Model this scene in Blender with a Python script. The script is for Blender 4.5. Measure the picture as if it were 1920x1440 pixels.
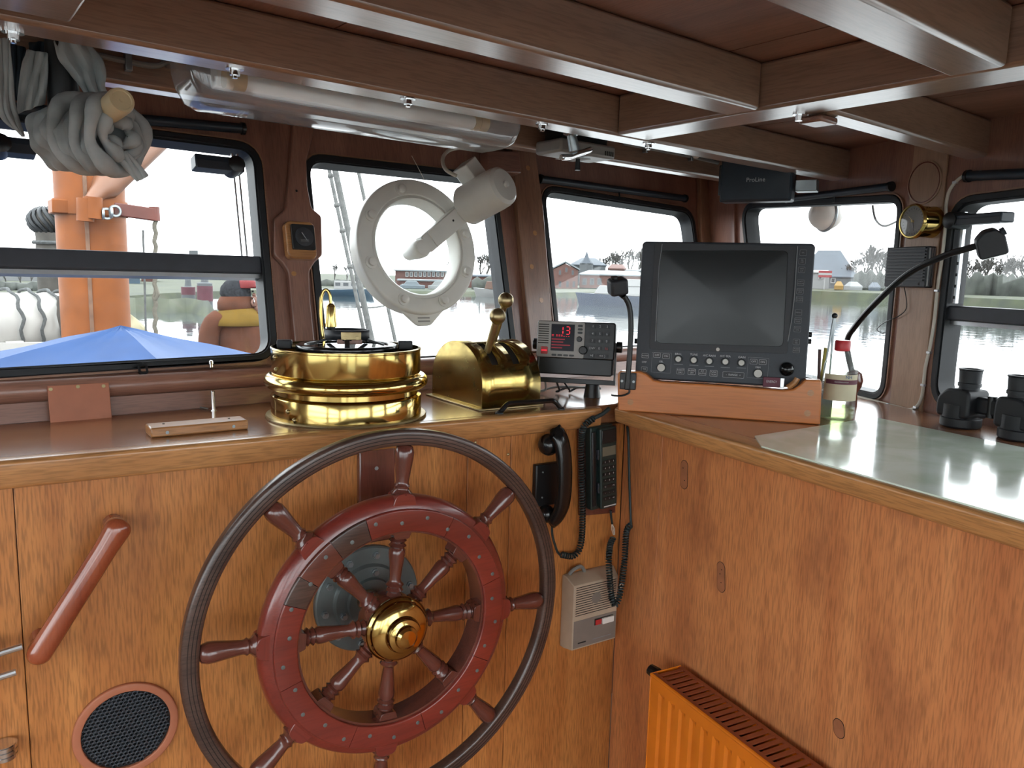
import bpy, bmesh, math, random
from mathutils import Vector as V, Matrix
from mathutils.geometry import tessellate_polygon
random.seed(7)
for o in list(bpy.data.objects): bpy.data.objects.remove(o)
scene = bpy.context.scene
COL = scene.collection
sin, cos, pi, rad = math.sin, math.cos, math.pi, math.radians

# ---------------------------------------------------------------- camera
FPX = 1442.0
PSI, PITCH, ROLL = rad(38.4), rad(8.05), rad(1.5)
CAM = V((0, 0, 1.5))
_f = V((sin(PSI)*cos(PITCH), cos(PSI)*cos(PITCH), -sin(PITCH)))
_r0 = V((cos(PSI), -sin(PSI), 0)); _u0 = _r0.cross(_f)
CR = _r0*cos(ROLL)+_u0*sin(ROLL); CU = -_r0*sin(ROLL)+_u0*cos(ROLL); CF = _f
cam = bpy.data.objects.new('camera', bpy.data.cameras.new('camera')); COL.objects.link(cam)
cam.data.sensor_width = 36.0; cam.data.lens = 36.0*FPX/1920.0; cam.data.clip_start = .02; cam.data.clip_end = 2000
m = Matrix.Identity(4)
for i, c in enumerate((CR, CU, -CF)):
    for j in range(3): m[j][i] = c[j]
m.translation = CAM; cam.matrix_world = m
scene.camera = cam

# ---------------------------------------------------------------- world and exposure
w = bpy.data.worlds.new('overcast sky'); scene.world = w; w.use_nodes = True
bg = w.node_tree.nodes['Background']; bg.inputs[0].default_value = (.93, .97, 1.0, 1); bg.inputs[1].default_value = 1.0
vs = scene.view_settings; vs.view_transform = 'Standard'; vs.look = 'None'; vs.exposure = 2.6; vs.gamma = 1.0; vs.use_curve_mapping = False

# ---------------------------------------------------------------- pixels to places
def ray(x, y): return CF+CR*((x-960)/FPX)+CU*((720-y)/FPX)
def onpl(x, y, p, n):
    d = ray(x, y); p = V(p); n = V(n); return CAM+d*((p-CAM).dot(n)/d.dot(n))
def onz(x, y, z): return onpl(x, y, (0, 0, z), (0, 0, 1))
def ony(x, y, Y): return onpl(x, y, (0, Y, 0), (0, 1, 0))
def far(x, y, d):                       # horizontal distance d
    r = ray(x, y); return CAM+r*(d/math.hypot(r.x, r.y))
def FR(o, u, v):
    u = V(u).normalized(); v = V(v); n = u.cross(v).normalized(); v = n.cross(u)
    m = Matrix.Identity(4)
    for i, c in enumerate((u, v, n)):
        for j in range(3): m[j][i] = c[j]
    m.translation = V(o); return m
def fpx(F, x, y, w=0):                  # pixel -> local (a, b) on the plane n = w of a frame
    n = V((F[0][2], F[1][2], F[2][2])); p = onpl(x, y, F.translation+n*w, n)
    q = F.inverted() @ p; return q.x, q.y
def T(F, a=0, b=0, c=0, rz=0, rx=0, ry=0):
    return F @ Matrix.Translation((a, b, c)) @ Matrix.Rotation(rz, 4, 'Z') @ Matrix.Rotation(ry, 4, 'Y') @ Matrix.Rotation(rx, 4, 'X')
ID = Matrix.Identity(4)

# ---------------------------------------------------------------- mesh building
class MB:
    def __init__(s): s.v = []; s.f = []
    def add(s, vs, fs):
        k = len(s.v); s.v += [tuple(p) for p in vs]; s.f += [tuple(i+k for i in f) for f in fs]; return s
    def box(s, c, d, R=None):
        vs = [V((x*d[0]/2, y*d[1]/2, z*d[2]/2)) for x in (-1, 1) for y in (-1, 1) for z in (-1, 1)]
        if R is not None: vs = [R @ p for p in vs]
        return s.add([p+V(c) for p in vs], [(0, 1, 3, 2), (4, 6, 7, 5), (0, 4, 5, 1), (2, 3, 7, 6), (0, 2, 6, 4), (1, 5, 7, 3)])
    def bx(s, x0, x1, y0, y1, z0, z1): return s.box(((x0+x1)/2, (y0+y1)/2, (z0+z1)/2), (x1-x0, y1-y0, z1-z0))
    def bar(s, p0, p1, wd, h, up=(0, 0, 1)):
        p0 = V(p0); p1 = V(p1); d = (p1-p0).normalized(); a = d.cross(V(up)).normalized()*wd/2; b = a.cross(d).normalized()*h/2
        vs = [p+i*a+j*b for p in (p0, p1) for i, j in ((-1, -1), (1, -1), (1, 1), (-1, 1))]
        return s.add(vs, [(0, 1, 2, 3), (7, 6, 5, 4)]+[(i, (i+1) % 4, (i+1) % 4+4, i+4) for i in range(4)])
    def tube(s, pts, r, n=8, closed=False, cap=True):
        pts = [V(p) for p in pts]; L = len(pts); rs = r if isinstance(r, (list, tuple)) else [r]*L
        tg = []
        for i in range(L):
            if closed: t = pts[(i+1) % L]-pts[i-1]
            else: t = pts[min(i+1, L-1)]-pts[max(i-1, 0)]
            tg.append(t.normalized() if t.length > 1e-9 else V((0, 0, 1)))
        a = tg[0].orthogonal().normalized(); vs = []
        for i in range(L):
            a = a-tg[i]*a.dot(tg[i]); a = a.normalized() if a.length > 1e-6 else tg[i].orthogonal().normalized(); b = tg[i].cross(a)
            for k in range(n):
                an = 2*pi*k/n; vs.append(pts[i]+(a*cos(an)+b*sin(an))*rs[i])
        fs = [(i*n+k, i*n+(k+1) % n, ((i+1) % L)*n+(k+1) % n, ((i+1) % L)*n+k) for i in range(L if closed else L-1) for k in range(n)]
        if cap and not closed: fs += [tuple(range(n))[::-1], tuple((L-1)*n+k for k in range(n))]
        return s.add(vs, fs)
    def cyl(s, p0, p1, r0, r1=None, n=16): return s.tube([p0, p1], [r0, r0 if r1 is None else r1], n)
    def lathe(s, prof, n=32, M=ID, a0=0, a1=2*pi, cap=True):      # prof: (r, z) about local z of M
        full = abs(a1-a0-2*pi) < 1e-6; k = n if full else n+1; L = len(prof)
        vs = [M @ V((r*cos(a0+(a1-a0)*i/n), r*sin(a0+(a1-a0)*i/n), z)) for r, z in prof for i in range(k)]
        fs = [(j*k+i, j*k+(i+1) % k, (j+1)*k+(i+1) % k, (j+1)*k+i) for j in range(L-1) for i in range(n)]
        if full and cap:
            if prof[0][0] > 1e-6: fs.append(tuple(range(k))[::-1])
            if prof[-1][0] > 1e-6: fs.append(tuple((L-1)*k+i for i in range(k)))
        return s.add(vs, fs)
    def ring(s, prof, n=48, M=ID, a0=0, a1=2*pi):                  # closed profile swept round local z of M
        full = abs(a1-a0-2*pi) < 1e-6; k = n if full else n+1; L = len(prof)
        vs = [M @ V((r*cos(a0+(a1-a0)*i/n), r*sin(a0+(a1-a0)*i/n), z)) for r, z in prof for i in range(k)]
        fs = [(j*k+i, j*k+(i+1) % k, ((j+1) % L)*k+(i+1) % k, ((j+1) % L)*k+i) for j in range(L) for i in range(n)]
        if not full: fs += [tuple(j*k for j in range(L)), tuple(j*k+k-1 for j in range(L))[::-1]]
        return s.add(vs, fs)
    def prism(s, out, z0, z1, M=ID):
        n = len(out); vs = [M @ V((x, y, z)) for z in (z0, z1) for x, y in out]
        return s.add(vs, [tuple(range(n))[::-1], tuple(range(n, 2*n))]+[(i, (i+1) % n, n+(i+1) % n, n+i) for i in range(n)])
    def plate(s, out, holes, z0, z1, M=ID):                        # outline with holes, real thickness
        loops = [out]+list(holes); flat = [p for l in loops for p in l]; n = len(flat)
        tris = tessellate_polygon([[V((x, y, 0)) for x, y in l] for l in loops])
        vs = [M @ V((x, y, z)) for z in (z0, z1) for x, y in flat]
        fs = [tuple(t)[::-1] for t in tris]+[tuple(i+n for i in t) for t in tris]
        k = 0
        for l in loops:
            L = len(l); fs += [(k+i, k+(i+1) % L, n+k+(i+1) % L, n+k+i) for i in range(L)]; k += L
        return s.add(vs, fs)
    def sph(s, c, r, n=16, m=10, sc=(1, 1, 1), R=None):
        prof = [(r*sin(pi*i/m), -r*cos(pi*i/m)) for i in range(m+1)]; prof[0] = (1e-5, -r); prof[-1] = (1e-5, r)
        b = MB().lathe(prof, n, cap=False); vs = [V((x*sc[0], y*sc[1], z*sc[2])) for x, y, z in b.v]
        if R is not None: vs = [R @ p for p in vs]
        return s.add([p+V(c) for p in vs], b.f)
    def loft(s, loops, cap=True):
        n = len(loops[0]); L = len(loops); vs = [p for l in loops for p in l]
        fs = [(j*n+i, j*n+(i+1) % n, (j+1)*n+(i+1) % n, (j+1)*n+i) for j in range(L-1) for i in range(n)]
        if cap: fs += [tuple(range(n))[::-1], tuple((L-1)*n+i for i in range(n))]
        return s.add(vs, fs)
    def grid(s, rows):
        n = len(rows[0]); L = len(rows)
        return s.add([p for r in rows for p in r], [(j*n+i, j*n+i+1, (j+1)*n+i+1, (j+1)*n+i) for j in range(L-1) for i in range(n-1)])
    def mesh(s, name, mat, ang=35, recalc=True):
        me = bpy.data.meshes.new(name); me.from_pydata(s.v, [], s.f)
        if recalc:
            bm = bmesh.new(); bm.from_mesh(me); bmesh.ops.recalc_face_normals(bm, faces=bm.faces); bm.to_mesh(me); bm.free()
        me.materials.append(MAT[mat] if isinstance(mat, str) else mat)
        me.polygons.foreach_set('use_smooth', [ang > 0]*len(me.polygons))
        if 0 < ang < 179: me.set_sharp_from_angle(angle=rad(ang))
        me.update(); return me
    def build(s, name, mat, parent=None, mw=None, bev=0, ang=35, seg=2, sub=0):
        return link(name, s.mesh(name, mat, ang), parent, mw, bev, seg, sub)
def link(name, me, parent=None, mw=None, bev=0, seg=2, sub=0):
    o = bpy.data.objects.new(name, me); COL.objects.link(o)
    if parent is not None:
        o.parent = parent
        if mw is not None: o.matrix_local = mw
    elif mw is not None: o.matrix_world = mw
    if bev:
        b = o.modifiers.new('edge', 'BEVEL'); b.width = bev; b.segments = seg; b.limit_method = 'ANGLE'; b.angle_limit = rad(40); b.harden_normals = False
    if sub:
        b = o.modifiers.new('smooth', 'SUBSURF'); b.levels = sub; b.render_levels = sub
    return o
def tag(o, label=None, cat=None, group=None, kind=None):
    if label: o['label'] = label
    if cat: o['category'] = cat
    if group: o['group'] = group
    if kind: o['kind'] = kind
    return o
def thing(name, label, cat, mw=ID, group=None):
    o = bpy.data.objects.new(name, None); COL.objects.link(o); o.matrix_world = mw; o.empty_display_size = .05
    return tag(o, label, cat, group)
def struct(name, label=None, mw=ID):
    o = bpy.data.objects.new(name, None); COL.objects.link(o); o.matrix_world = mw; o['kind'] = 'structure'
    if label: o['label'] = label
    return o
_tc = {}
def text(name, s, size, mat, parent, mw, wid=None, align='CENTER'):
    key = (s, size, mat, wid, align)
    if key not in _tc:
        c = bpy.data.curves.new('t', 'FONT'); c.body = s; c.size = size; c.align_x = align; c.align_y = 'CENTER'; c.extrude = .0002; c.resolution_u = 3
        o = bpy.data.objects.new('t', c); COL.objects.link(o); bpy.context.view_layer.update()
        me = bpy.data.meshes.new_from_object(o); bpy.data.objects.remove(o); bpy.data.curves.remove(c)
        if wid and len(me.vertices):
            xs = [v.co.x for v in me.vertices]; k = wid/max(1e-6, max(xs)-min(xs))
            for v in me.vertices: v.co.x *= k
        me.name = name; me.materials.clear(); me.materials.append(MAT[mat]); _tc[key] = me
    return link(name, _tc[key], parent, mw)
def rrect(x0, x1, y0, y1, r, n=6):
    return [(cx+r*cos(a+pi/2*i/n), cy+r*sin(a+pi/2*i/n)) for cx, cy, a in ((x1-r, y1-r, 0), (x0+r, y1-r, pi/2), (x0+r, y0+r, pi), (x1-r, y0+r, 1.5*pi)) for i in range(n+1)]
def rpoly(pts, r, n=6):                 # polygon with rounded corners
    out = []; L = len(pts)
    for i in range(L):
        p = V(pts[i]); a = (V(pts[i-1])-p); b = (V(pts[(i+1) % L])-p)
        ri = r[i] if isinstance(r, (list, tuple)) else r
        ra = min(ri, a.length*.49, b.length*.49); p0 = p+a.normalized()*ra; p1 = p+b.normalized()*ra
        for k in range(n+1):
            t = k/n; q = p0*(1-t)**2+p*2*t*(1-t)+p1*t*t; out.append((q.x, q.y))
    return out
def offset(pts, d):                     # grow a closed outline by d (counter-clockwise)
    L = len(pts); ar = sum(pts[i][0]*pts[(i+1) % L][1]-pts[(i+1) % L][0]*pts[i][1] for i in range(L)); s = 1 if ar > 0 else -1; out = []
    for i in range(L):
        a = V(pts[i-1]); b = V(pts[(i+1) % L]); t = (b-a).normalized(); out.append((pts[i][0]+t.y*d*s, pts[i][1]-t.x*d*s))
    return out
def bez(pts, n=12):                     # Catmull-Rom through points
    pts = [V(p) for p in pts]; out = []
    for i in range(len(pts)-1):
        p0 = pts[max(i-1, 0)]; p1 = pts[i]; p2 = pts[i+1]; p3 = pts[min(i+2, len(pts)-1)]
        for k in range(n):
            t = k/n; out.append(.5*((2*p1)+(p2-p0)*t+(2*p0-5*p1+4*p2-p3)*t*t+(3*p1-p0-3*p2+p3)*t**3))
    return out+[pts[-1]]

# ---------------------------------------------------------------- materials
MAT = {}
def newmat(name):
    m = bpy.data.materials.new(name); m.use_nodes = True; MAT[name] = m
    nt = m.node_tree; return m, nt, nt.nodes['Principled BSDF']
def nd(nt, t, **k):
    n = nt.nodes.new(t)
    for a, b in k.items():
        if a.startswith('i_'): n.inputs[a[2:].replace('_', ' ')].default_value = b
        else: setattr(n, a, b)
    return n
def ramp(nt, stops):
    n = nt.nodes.new('ShaderNodeValToRGB'); e = n.color_ramp.elements
    while len(e) < len(stops): e.new(.5)
    for x, (p, c) in zip(e, stops): x.position = p; x.color = (*c, 1) if len(c) == 3 else c
    return n
def plain(name, c, rough=.5, metal=0, spec=.5, var=.12, nscale=30, bump=0, coat=0, emit=None, es=1):
    m, nt, p = newmat(name)
    p.inputs['Roughness'].default_value = rough; p.inputs['Metallic'].default_value = metal; p.inputs['Specular IOR Level'].default_value = spec; p.inputs['Coat Weight'].default_value = coat
    tc = nd(nt, 'ShaderNodeTexCoord'); no = nd(nt, 'ShaderNodeTexNoise', i_Scale=nscale, i_Detail=4.0); nt.links.new(tc.outputs['Object'], no.inputs['Vector'])
    r = ramp(nt, [(.3, tuple(x*(1-var) for x in c)), (.7, tuple(min(1, x*(1+var)) for x in c))]); nt.links.new(no.outputs['Fac'], r.inputs[0]); nt.links.new(r.outputs[0], p.inputs['Base Color'])
    if bump:
        b = nd(nt, 'ShaderNodeBump', i_Strength=bump, i_Distance=.002); nt.links.new(no.outputs['Fac'], b.inputs['Height']); nt.links.new(b.outputs[0], p.inputs['Normal'])
    if emit: p.inputs['Emission Color'].default_value = (*emit, 1); p.inputs['Emission Strength'].default_value = es
    return m
def wood(name, c1, c2, axis='x', sc=1.0, rough=.35, coat=0, pore=.35, blotch=0, bc=None, spec=.5, cr=.12):
    m, nt, p = newmat(name); L = nt.links.new
    p.inputs['Roughness'].default_value = rough; p.inputs['Coat Weight'].default_value = coat; p.inputs['Coat Roughness'].default_value = cr; p.inputs['Specular IOR Level'].default_value = spec
    tc = nd(nt, 'ShaderNodeTexCoord'); mp = nd(nt, 'ShaderNodeMapping'); s = [14*sc]*3; s['xyz'.index(axis)] = .9*sc; mp.inputs['Scale'].default_value = s; L(tc.outputs['Object'], mp.inputs[0])
    n1 = nd(nt, 'ShaderNodeTexNoise', i_Scale=1.0, i_Detail=7.0, i_Distortion=.5); L(mp.outputs[0], n1.inputs['Vector'])
    r = ramp(nt, [(.32, c2), (.68, c1)]); L(n1.outputs['Fac'], r.inputs[0])
    mp2 = nd(nt, 'ShaderNodeMapping'); s = [330*sc]*3; s['xyz'.index(axis)] = 24*sc; mp2.inputs['Scale'].default_value = s; L(tc.outputs['Object'], mp2.inputs[0])
    n2 = nd(nt, 'ShaderNodeTexNoise', i_Scale=1.0, i_Detail=2.0); L(mp2.outputs[0], n2.inputs['Vector'])
    r2 = ramp(nt, [(.36, (1-pore,)*3), (.56, (1, 1, 1))]); L(n2.outputs['Fac'], r2.inputs[0])
    mx = nd(nt, 'ShaderNodeMix', data_type='RGBA', blend_type='MULTIPLY'); mx.inputs[0].default_value = 1
    L(r.outputs[0], mx.inputs[6]); L(r2.outputs[0], mx.inputs[7]); out = mx.outputs[2]
    if blotch:
        mp3 = nd(nt, 'ShaderNodeMapping'); s = [7.0]*3; s['xyz'.index(axis)] = 3.2; mp3.inputs['Scale'].default_value = s; L(tc.outputs['Object'], mp3.inputs[0])
        n3 = nd(nt, 'ShaderNodeTexNoise', i_Scale=1.0, i_Detail=5.0, i_Roughness=.65); L(mp3.outputs[0], n3.inputs['Vector'])
        r3 = ramp(nt, [(.5, (0, 0, 0)), (.72, (blotch,)*3)]); L(n3.outputs['Fac'], r3.inputs[0])
        mb = nd(nt, 'ShaderNodeMix', data_type='RGBA'); L(r3.outputs[0], mb.inputs[0]); L(out, mb.inputs[6]); mb.inputs[7].default_value = (*bc, 1); out = mb.outputs[2]
    L(out, p.inputs['Base Color'])
    b = nd(nt, 'ShaderNodeBump', i_Strength=.12, i_Distance=.001); L(n2.outputs['Fac'], b.inputs['Height']); L(b.outputs[0], p.inputs['Normal'])
    return m
for ax in 'xyz':
    wood('console_'+ax, (.61, .255, .072), (.41, .140, .034), ax, rough=.4, pore=.36, blotch=.45, bc=(.28, .095, .03))
    wood('chart_'+ax, (.68, .28, .105), (.51, .18, .064), ax, rough=.42, pore=.32, blotch=.7, bc=(.23, .075, .035))
    wood('edge_'+ax, (.55, .27, .10), (.36, .15, .05), ax, rough=.3, pore=.3, blotch=.3, bc=(.2, .08, .03), coat=.3)
    wood('dark_'+ax, (.34, .165, .115), (.21, .095, .066), ax, rough=.38, pore=.2, coat=.3)
    wood('beam_'+ax, (.38, .235, .16), (.27, .16, .108), ax, rough=.3, pore=.2, coat=.9, cr=.24)
    wood('top_'+ax, (.40, .185, .085), (.25, .10, .045), ax, rough=.22, pore=.25, blotch=.35, bc=(.15, .06, .03), coat=.5)
    wood('board_'+ax, (.62, .225, .062), (.47, .145, .038), ax, rough=.34, pore=.12, coat=.12, sc=.6)
    wood('red_'+ax, (.23, .034, .022), (.13, .02, .015), ax, rough=.28, pore=.15, coat=.5)
    wood('mahog_'+ax, (.17, .05, .032), (.085, .024, .018), ax, rough=.25, pore=.15, coat=.6)
    wood('handle_'+ax, (.36, .09, .035), (.24, .05, .022), ax, rough=.2, pore=.1, coat=.6)
    wood('rim_'+ax, (.10, .058, .045), (.045, .025, .02), ax, rough=.33, pore=.4, coat=.3)
for ax in 'xyz': wood('post_'+ax, (.42, .265, .175), (.31, .185, .118), ax, rough=.4, pore=.15)
for ax in 'xyz': wood('pillar_'+ax, (.33, .175, .105), (.22, .105, .062), ax, rough=.38, pore=.2, coat=.2)
wood('rim_ring', (.10, .058, .045), (.045, .025, .02), 'x', rough=.33, pore=.3, coat=.3)
plain('bounce_cream', (.78, .74, .64), .45, var=.04, nscale=3)  # unseen port and aft walls, painted pale to bounce light forward
plain('lino', (.34, .19, .11), .5, var=.12, nscale=5)  # unseen floor, coloured to warm and dim the light it bounces
plain('rubber', (.008, .010, .013), .55, var=.2)
plain('black', (.007, .008, .0095), .4, var=.2)
plain('black_gloss', (.006, .007, .008), .18, var=.1)
plain('slate', (.028, .034, .044), .5, var=.1, nscale=200)
plain('slate_dark', (.020, .022, .027), .5, var=.1, nscale=200)
plain('navy_plastic', (.012, .022, .035), .45, var=.1)
plain('grey_bar', (.045, .05, .062), .5, var=.1)
plain('alu', (.62, .64, .66), .35, 1.0, var=.06)
plain('chrome', (.72, .72, .72), .14, 1.0, var=.05)
plain('steel', (.30, .33, .34), .4, .9, var=.2, nscale=15)
plain('flange', (.13, .155, .155), .45, .35, var=.25, nscale=12)
plain('white_paint', (.70, .68, .63), .42, var=.08, nscale=8, coat=.2)
plain('white_plastic', (.72, .70, .66), .5, var=.05)
plain('cream', (.66, .54, .33), .35, var=.1, nscale=20, coat=.2)
plain('holder', (.60, .40, .17), .5, var=.1)
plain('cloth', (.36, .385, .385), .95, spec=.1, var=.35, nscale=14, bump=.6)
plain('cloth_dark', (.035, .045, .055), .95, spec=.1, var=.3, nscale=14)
plain('beige_plastic', (.44, .35, .26), .55, var=.06)
plain('grey_panel', (.20, .17, .145), .6, var=.06)
plain('phone_green', (.014, .028, .026), .38, var=.1)
plain('print_white', (.55, .56, .57), .6, var=.03)
plain('print_dim', (.22, .23, .24), .6, var=.03)
plain('knob_white', (.55, .54, .50), .5, var=.05)
plain('silver_plastic', (.30, .28, .26), .45, .2, var=.05)
plain('lcd_grey', (.15, .14, .10), .4, var=.05)
plain('tube_white', (.92, .93, .93), .5, var=.02)
plain('dial_white', (.62, .62, .60), .5, var=.1)
plain('dial_black', (.012, .013, .014), .35, var=.1)
plain('red_cap', (.50, .02, .03), .35, var=.1)
plain('red_plastic', (.45, .03, .03), .4, var=.1)
plain('label_cream', (.58, .52, .36), .6, var=.05)
plain('label_purple', (.12, .03, .05), .6, var=.05)
plain('label_blue', (.03, .12, .28), .6, var=.05)
plain('cable_white', (.60, .56, .48), .5, var=.08)
plain('cable_grey', (.20, .20, .19), .5, var=.1)
plain('cord', (.014, .026, .028), .5, var=.2)
plain('screen', (.010, .013, .014), .22, var=.05, spec=.35)
plain('led_red', (.3, .01, .015), .5, emit=(1, .03, .06), es=.16)
plain('led_dim', (.12, .005, .01), .5, emit=(1, .05, .10), es=.03)
plain('lcd_dark', (.006, .005, .012), .25, spec=.15)
plain('yellow_pen', (.5, .42, .04), .4)
plain('brown_pen', (.09, .02, .015), .4)
plain('radiator', (.70, .19, .012), .26, var=.1, nscale=9, coat=.4)
plain('radiator_grille', (.30, .075, .03), .35, var=.12, nscale=12)
plain('dark_gap', (.012, .008, .006), .8)
plain('terracotta', (.42, .145, .075), .5, var=.06)
plain('patch', (.34, .13, .06), .5, var=.15)
def brass(name, c, rough, sc=6, var=.25):
    m, nt, p = newmat(name); L = nt.links.new
    p.inputs['Metallic'].default_value = 1
    tc = nd(nt, 'ShaderNodeTexCoord'); no = nd(nt, 'ShaderNodeTexNoise', i_Scale=sc, i_Detail=6.0, i_Roughness=.65); L(tc.outputs['Object'], no.inputs['Vector'])
    r = ramp(nt, [(.3, tuple(x*(1-var) for x in c)), (.7, c)]); L(no.outputs['Fac'], r.inputs[0]); L(r.outputs[0], p.inputs['Base Color'])
    r2 = ramp(nt, [(.3, (rough*1.8,)*3), (.7, (rough*.7,)*3)]); L(no.outputs['Fac'], r2.inputs[0]); L(r2.outputs[0], p.inputs['Roughness'])
brass('brass', (.66, .48, .165), .10)
brass('brass_dull', (.42, .33, .175), .33, 14)
brass('brass_worn', (.62, .46, .15), .17, 16, .5)
def glassy(name, tint, rough=.02, veil=0.0, dscale=30, ior=1.45):  # translucent share: dirt and a haze veil on panes, milky plastic elsewhere
    m = bpy.data.materials.new(name); m.use_nodes = True; MAT[name] = m; nt = m.node_tree; nt.nodes.clear(); L = nt.links.new
    o = nd(nt, 'ShaderNodeOutputMaterial'); tr = nd(nt, 'ShaderNodeBsdfTransparent'); tr.inputs[0].default_value = (*tint, 1)
    gl = nd(nt, 'ShaderNodeBsdfGlossy', i_Roughness=rough); fr = nd(nt, 'ShaderNodeFresnel', i_IOR=ior); mx = nd(nt, 'ShaderNodeMixShader')
    ge = nd(nt, 'ShaderNodeNewGeometry'); iv = nd(nt, 'ShaderNodeMath', operation='SUBTRACT'); iv.inputs[0].default_value = 1; L(ge.outputs['Backfacing'], iv.inputs[1])
    mu = nd(nt, 'ShaderNodeMath', operation='MULTIPLY'); L(fr.outputs[0], mu.inputs[0]); L(iv.outputs[0], mu.inputs[1])
    L(mu.outputs[0], mx.inputs[0]); L(tr.outputs[0], mx.inputs[1]); L(gl.outputs[0], mx.inputs[2]); out = mx.outputs[0]
    if veil:
        tl = nd(nt, 'ShaderNodeBsdfTranslucent'); tl.inputs[0].default_value = (.9, .93, .95, 1)
        tc = nd(nt, 'ShaderNodeTexCoord'); no = nd(nt, 'ShaderNodeTexNoise', i_Scale=dscale, i_Detail=5.0); L(tc.outputs['Object'], no.inputs['Vector'])
        r = ramp(nt, [(.3, (veil*.5,)*3), (.8, (veil*1.6,)*3)]); L(no.outputs['Fac'], r.inputs[0])
        m2 = nd(nt, 'ShaderNodeMixShader'); L(r.outputs[0], m2.inputs[0]); L(out, m2.inputs[1]); L(tl.outputs[0], m2.inputs[2]); out = m2.outputs[0]
    L(out, o.inputs[0])
glassy('pane', (.97, .985, .985), .01, .004)
glassy('clear_plastic', (.93, .95, .94), .12, .10, 80)
glassy('lamp_cover', (.97, .98, .98), .10, .22, .5, 1.9)
glassy('dial_glass', (.95, .95, .95), .01)
glassy('bottle_clear', (.93, .97, .93), .05, .07, 25)
glassy('bottle_liquid', (.86, .94, .66), .05, .10, 8)
m, nt, p = newmat('marble_sheet'); L = nt.links.new
tc = nd(nt, 'ShaderNodeTexCoord'); no = nd(nt, 'ShaderNodeTexNoise', i_Scale=9.0, i_Detail=8.0, i_Distortion=1.2); L(tc.outputs['Object'], no.inputs['Vector'])
r = ramp(nt, [(.3, (.66, .78, .62)), (.55, (.76, .87, .75)), (.75, (.82, .92, .84))]); L(no.outputs['Fac'], r.inputs[0]); L(r.outputs[0], p.inputs['Base Color'])
r = ramp(nt, [(.35, (.10,)*3), (.7, (.20,)*3)]); L(no.outputs['Fac'], r.inputs[0]); L(r.outputs[0], p.inputs['Roughness']); p.inputs['Coat Weight'].default_value = .25; p.inputs['Coat Roughness'].default_value = .06
# ================================================================ the room
ZC, ZB, ZCEIL, ZFL = 1.2, 1.786, 1.865, .10      # worktop, beam undersides, ceiling, floor
FW = FR((0, 1.7, 1.2), (1, 0, 0), (0, sin(rad(12)), cos(rad(12))))         # raked front wall
RW = FR((1.925, .80, 1.2), (-sin(rad(22)), -cos(rad(22)), 0), (0, 0, 1))   # starboard wall
LW = FR((-1.3, 0, 1.2), (0, 1, 0), (0, 0, 1))
BW = FR((0, -1.25, 1.2), (-1, 0, 0), (0, 0, 1))
_n = V((-.1027, -.9947, 0))
FC = FR(V((.099, 1.369, 0))-_n*.03, (.9947, -.1027, 0), (0, 0, 1))         # front console face
_n2 = V((-.9799, .1994, 0))
RI = .058
RC = FR(V((1.284, 1.196, 0))-_n2*RI, (-.1994, -.9799, 0), (0, 0, 1))      # starboard console face
def fcw(a, c=.03, z=0): p = FC @ V((a, z, c)); return p
def isect(p, d, q, e):      # 2D line intersection
    k = d[0]*e[1]-d[1]*e[0]; t = ((q[0]-p[0])*e[1]-(q[1]-p[1])*e[0])/k; return (p[0]+d[0]*t, p[1]+d[1]*t)
UF = (.9947, -.1027); UR = (-.1994, -.9799)
KE = isect((.099, 1.369), UF, (1.284, 1.196), UR)               # corner of the two worktop edges
KF = isect(FC.translation[:2], UF, RC.translation[:2], UR)      # corner of the two faces
def rw_x(Y): return 1.925+(Y-.80)*math.tan(rad(22))

def win_hole(pts, r, grow): return offset(rpoly(pts, r), grow)
W = {}
W[0] = dict(F=FW, pts=[(-.60, .105), (-.055, .105), (-.055, .58), (-.60, .58)], r=.035)  # unseen next window, put in for its light
W[1] = dict(F=FW, pts=[(.085, .104), (.651, .112), (.657, .580), (.085, .582)], r=.038)
W[2] = dict(F=FW, pts=[(.795, .085), (1.352, .085), (1.340, .577), (.795, .572)], r=.038)
W[3] = dict(F=FW, pts=[(1.545, .085), (2.235, .085), (2.222, .545), (1.545, .565)], r=.045)
W[4] = dict(F=RW, pts=[(-.705, .026), (-.172, .018), (-.171, .508), (-.857, .542)], r=[.04, .035, .03, .05])
W[5] = dict(F=RW, pts=[(.010, .036), (.86, .036), (.86, .497), (.013, .485)], r=.045)
W[6] = dict(F=RW, pts=[(1.00, -.10), (2.02, -.10), (2.02, .56), (1.00, .56)], r=.045)  # from here on unseen windows, sized large to let in extra daylight
W[7] = dict(F=LW, pts=[(-1.12, -.30), (-.06, -.30), (-.06, .58), (-1.12, .58)], r=.045)
W[8] = dict(F=LW, pts=[(.06, -.30), (1.25, -.30), (1.25, .58), (.06, .58)], r=.045)
W[9] = dict(F=BW, pts=[(-.98, -.55), (-.12, -.55), (-.12, .59), (-.98, .59)], r=.045)
W[10] = dict(F=BW, pts=[(-.02, -.98), (.58, -.98), (.58, .59), (-.02, .59)], r=.045)
W[11] = dict(F=BW, pts=[(.68, -.55), (1.24, -.55), (1.24, .59), (.68, .59)], r=.045)
GAP = .012
def holes(F, grow=GAP): return [win_hole(w['pts'], w['r'], grow) for w in W.values() if w['F'] is F]
def wall(name, F, outline, mat, th=.05):
    o = MB().plate(outline, holes(F), -th, 0).build(name, mat, None, F, ang=20)
    return tag(o, kind='structure')
bb = -(1.2-ZFL); bt = ZCEIL-1.2+.0
wall('wall_front', FW, [(-1.35, -.055), (2.272, -.055), (2.347, .69), (-1.35, .69)], 'dark_y')
o = MB().bx(-1.35, 2.26, 1.69, 1.735, ZFL, 1.14).build('wall_front_lower', 'dark_z'); tag(o, kind='structure')
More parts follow.
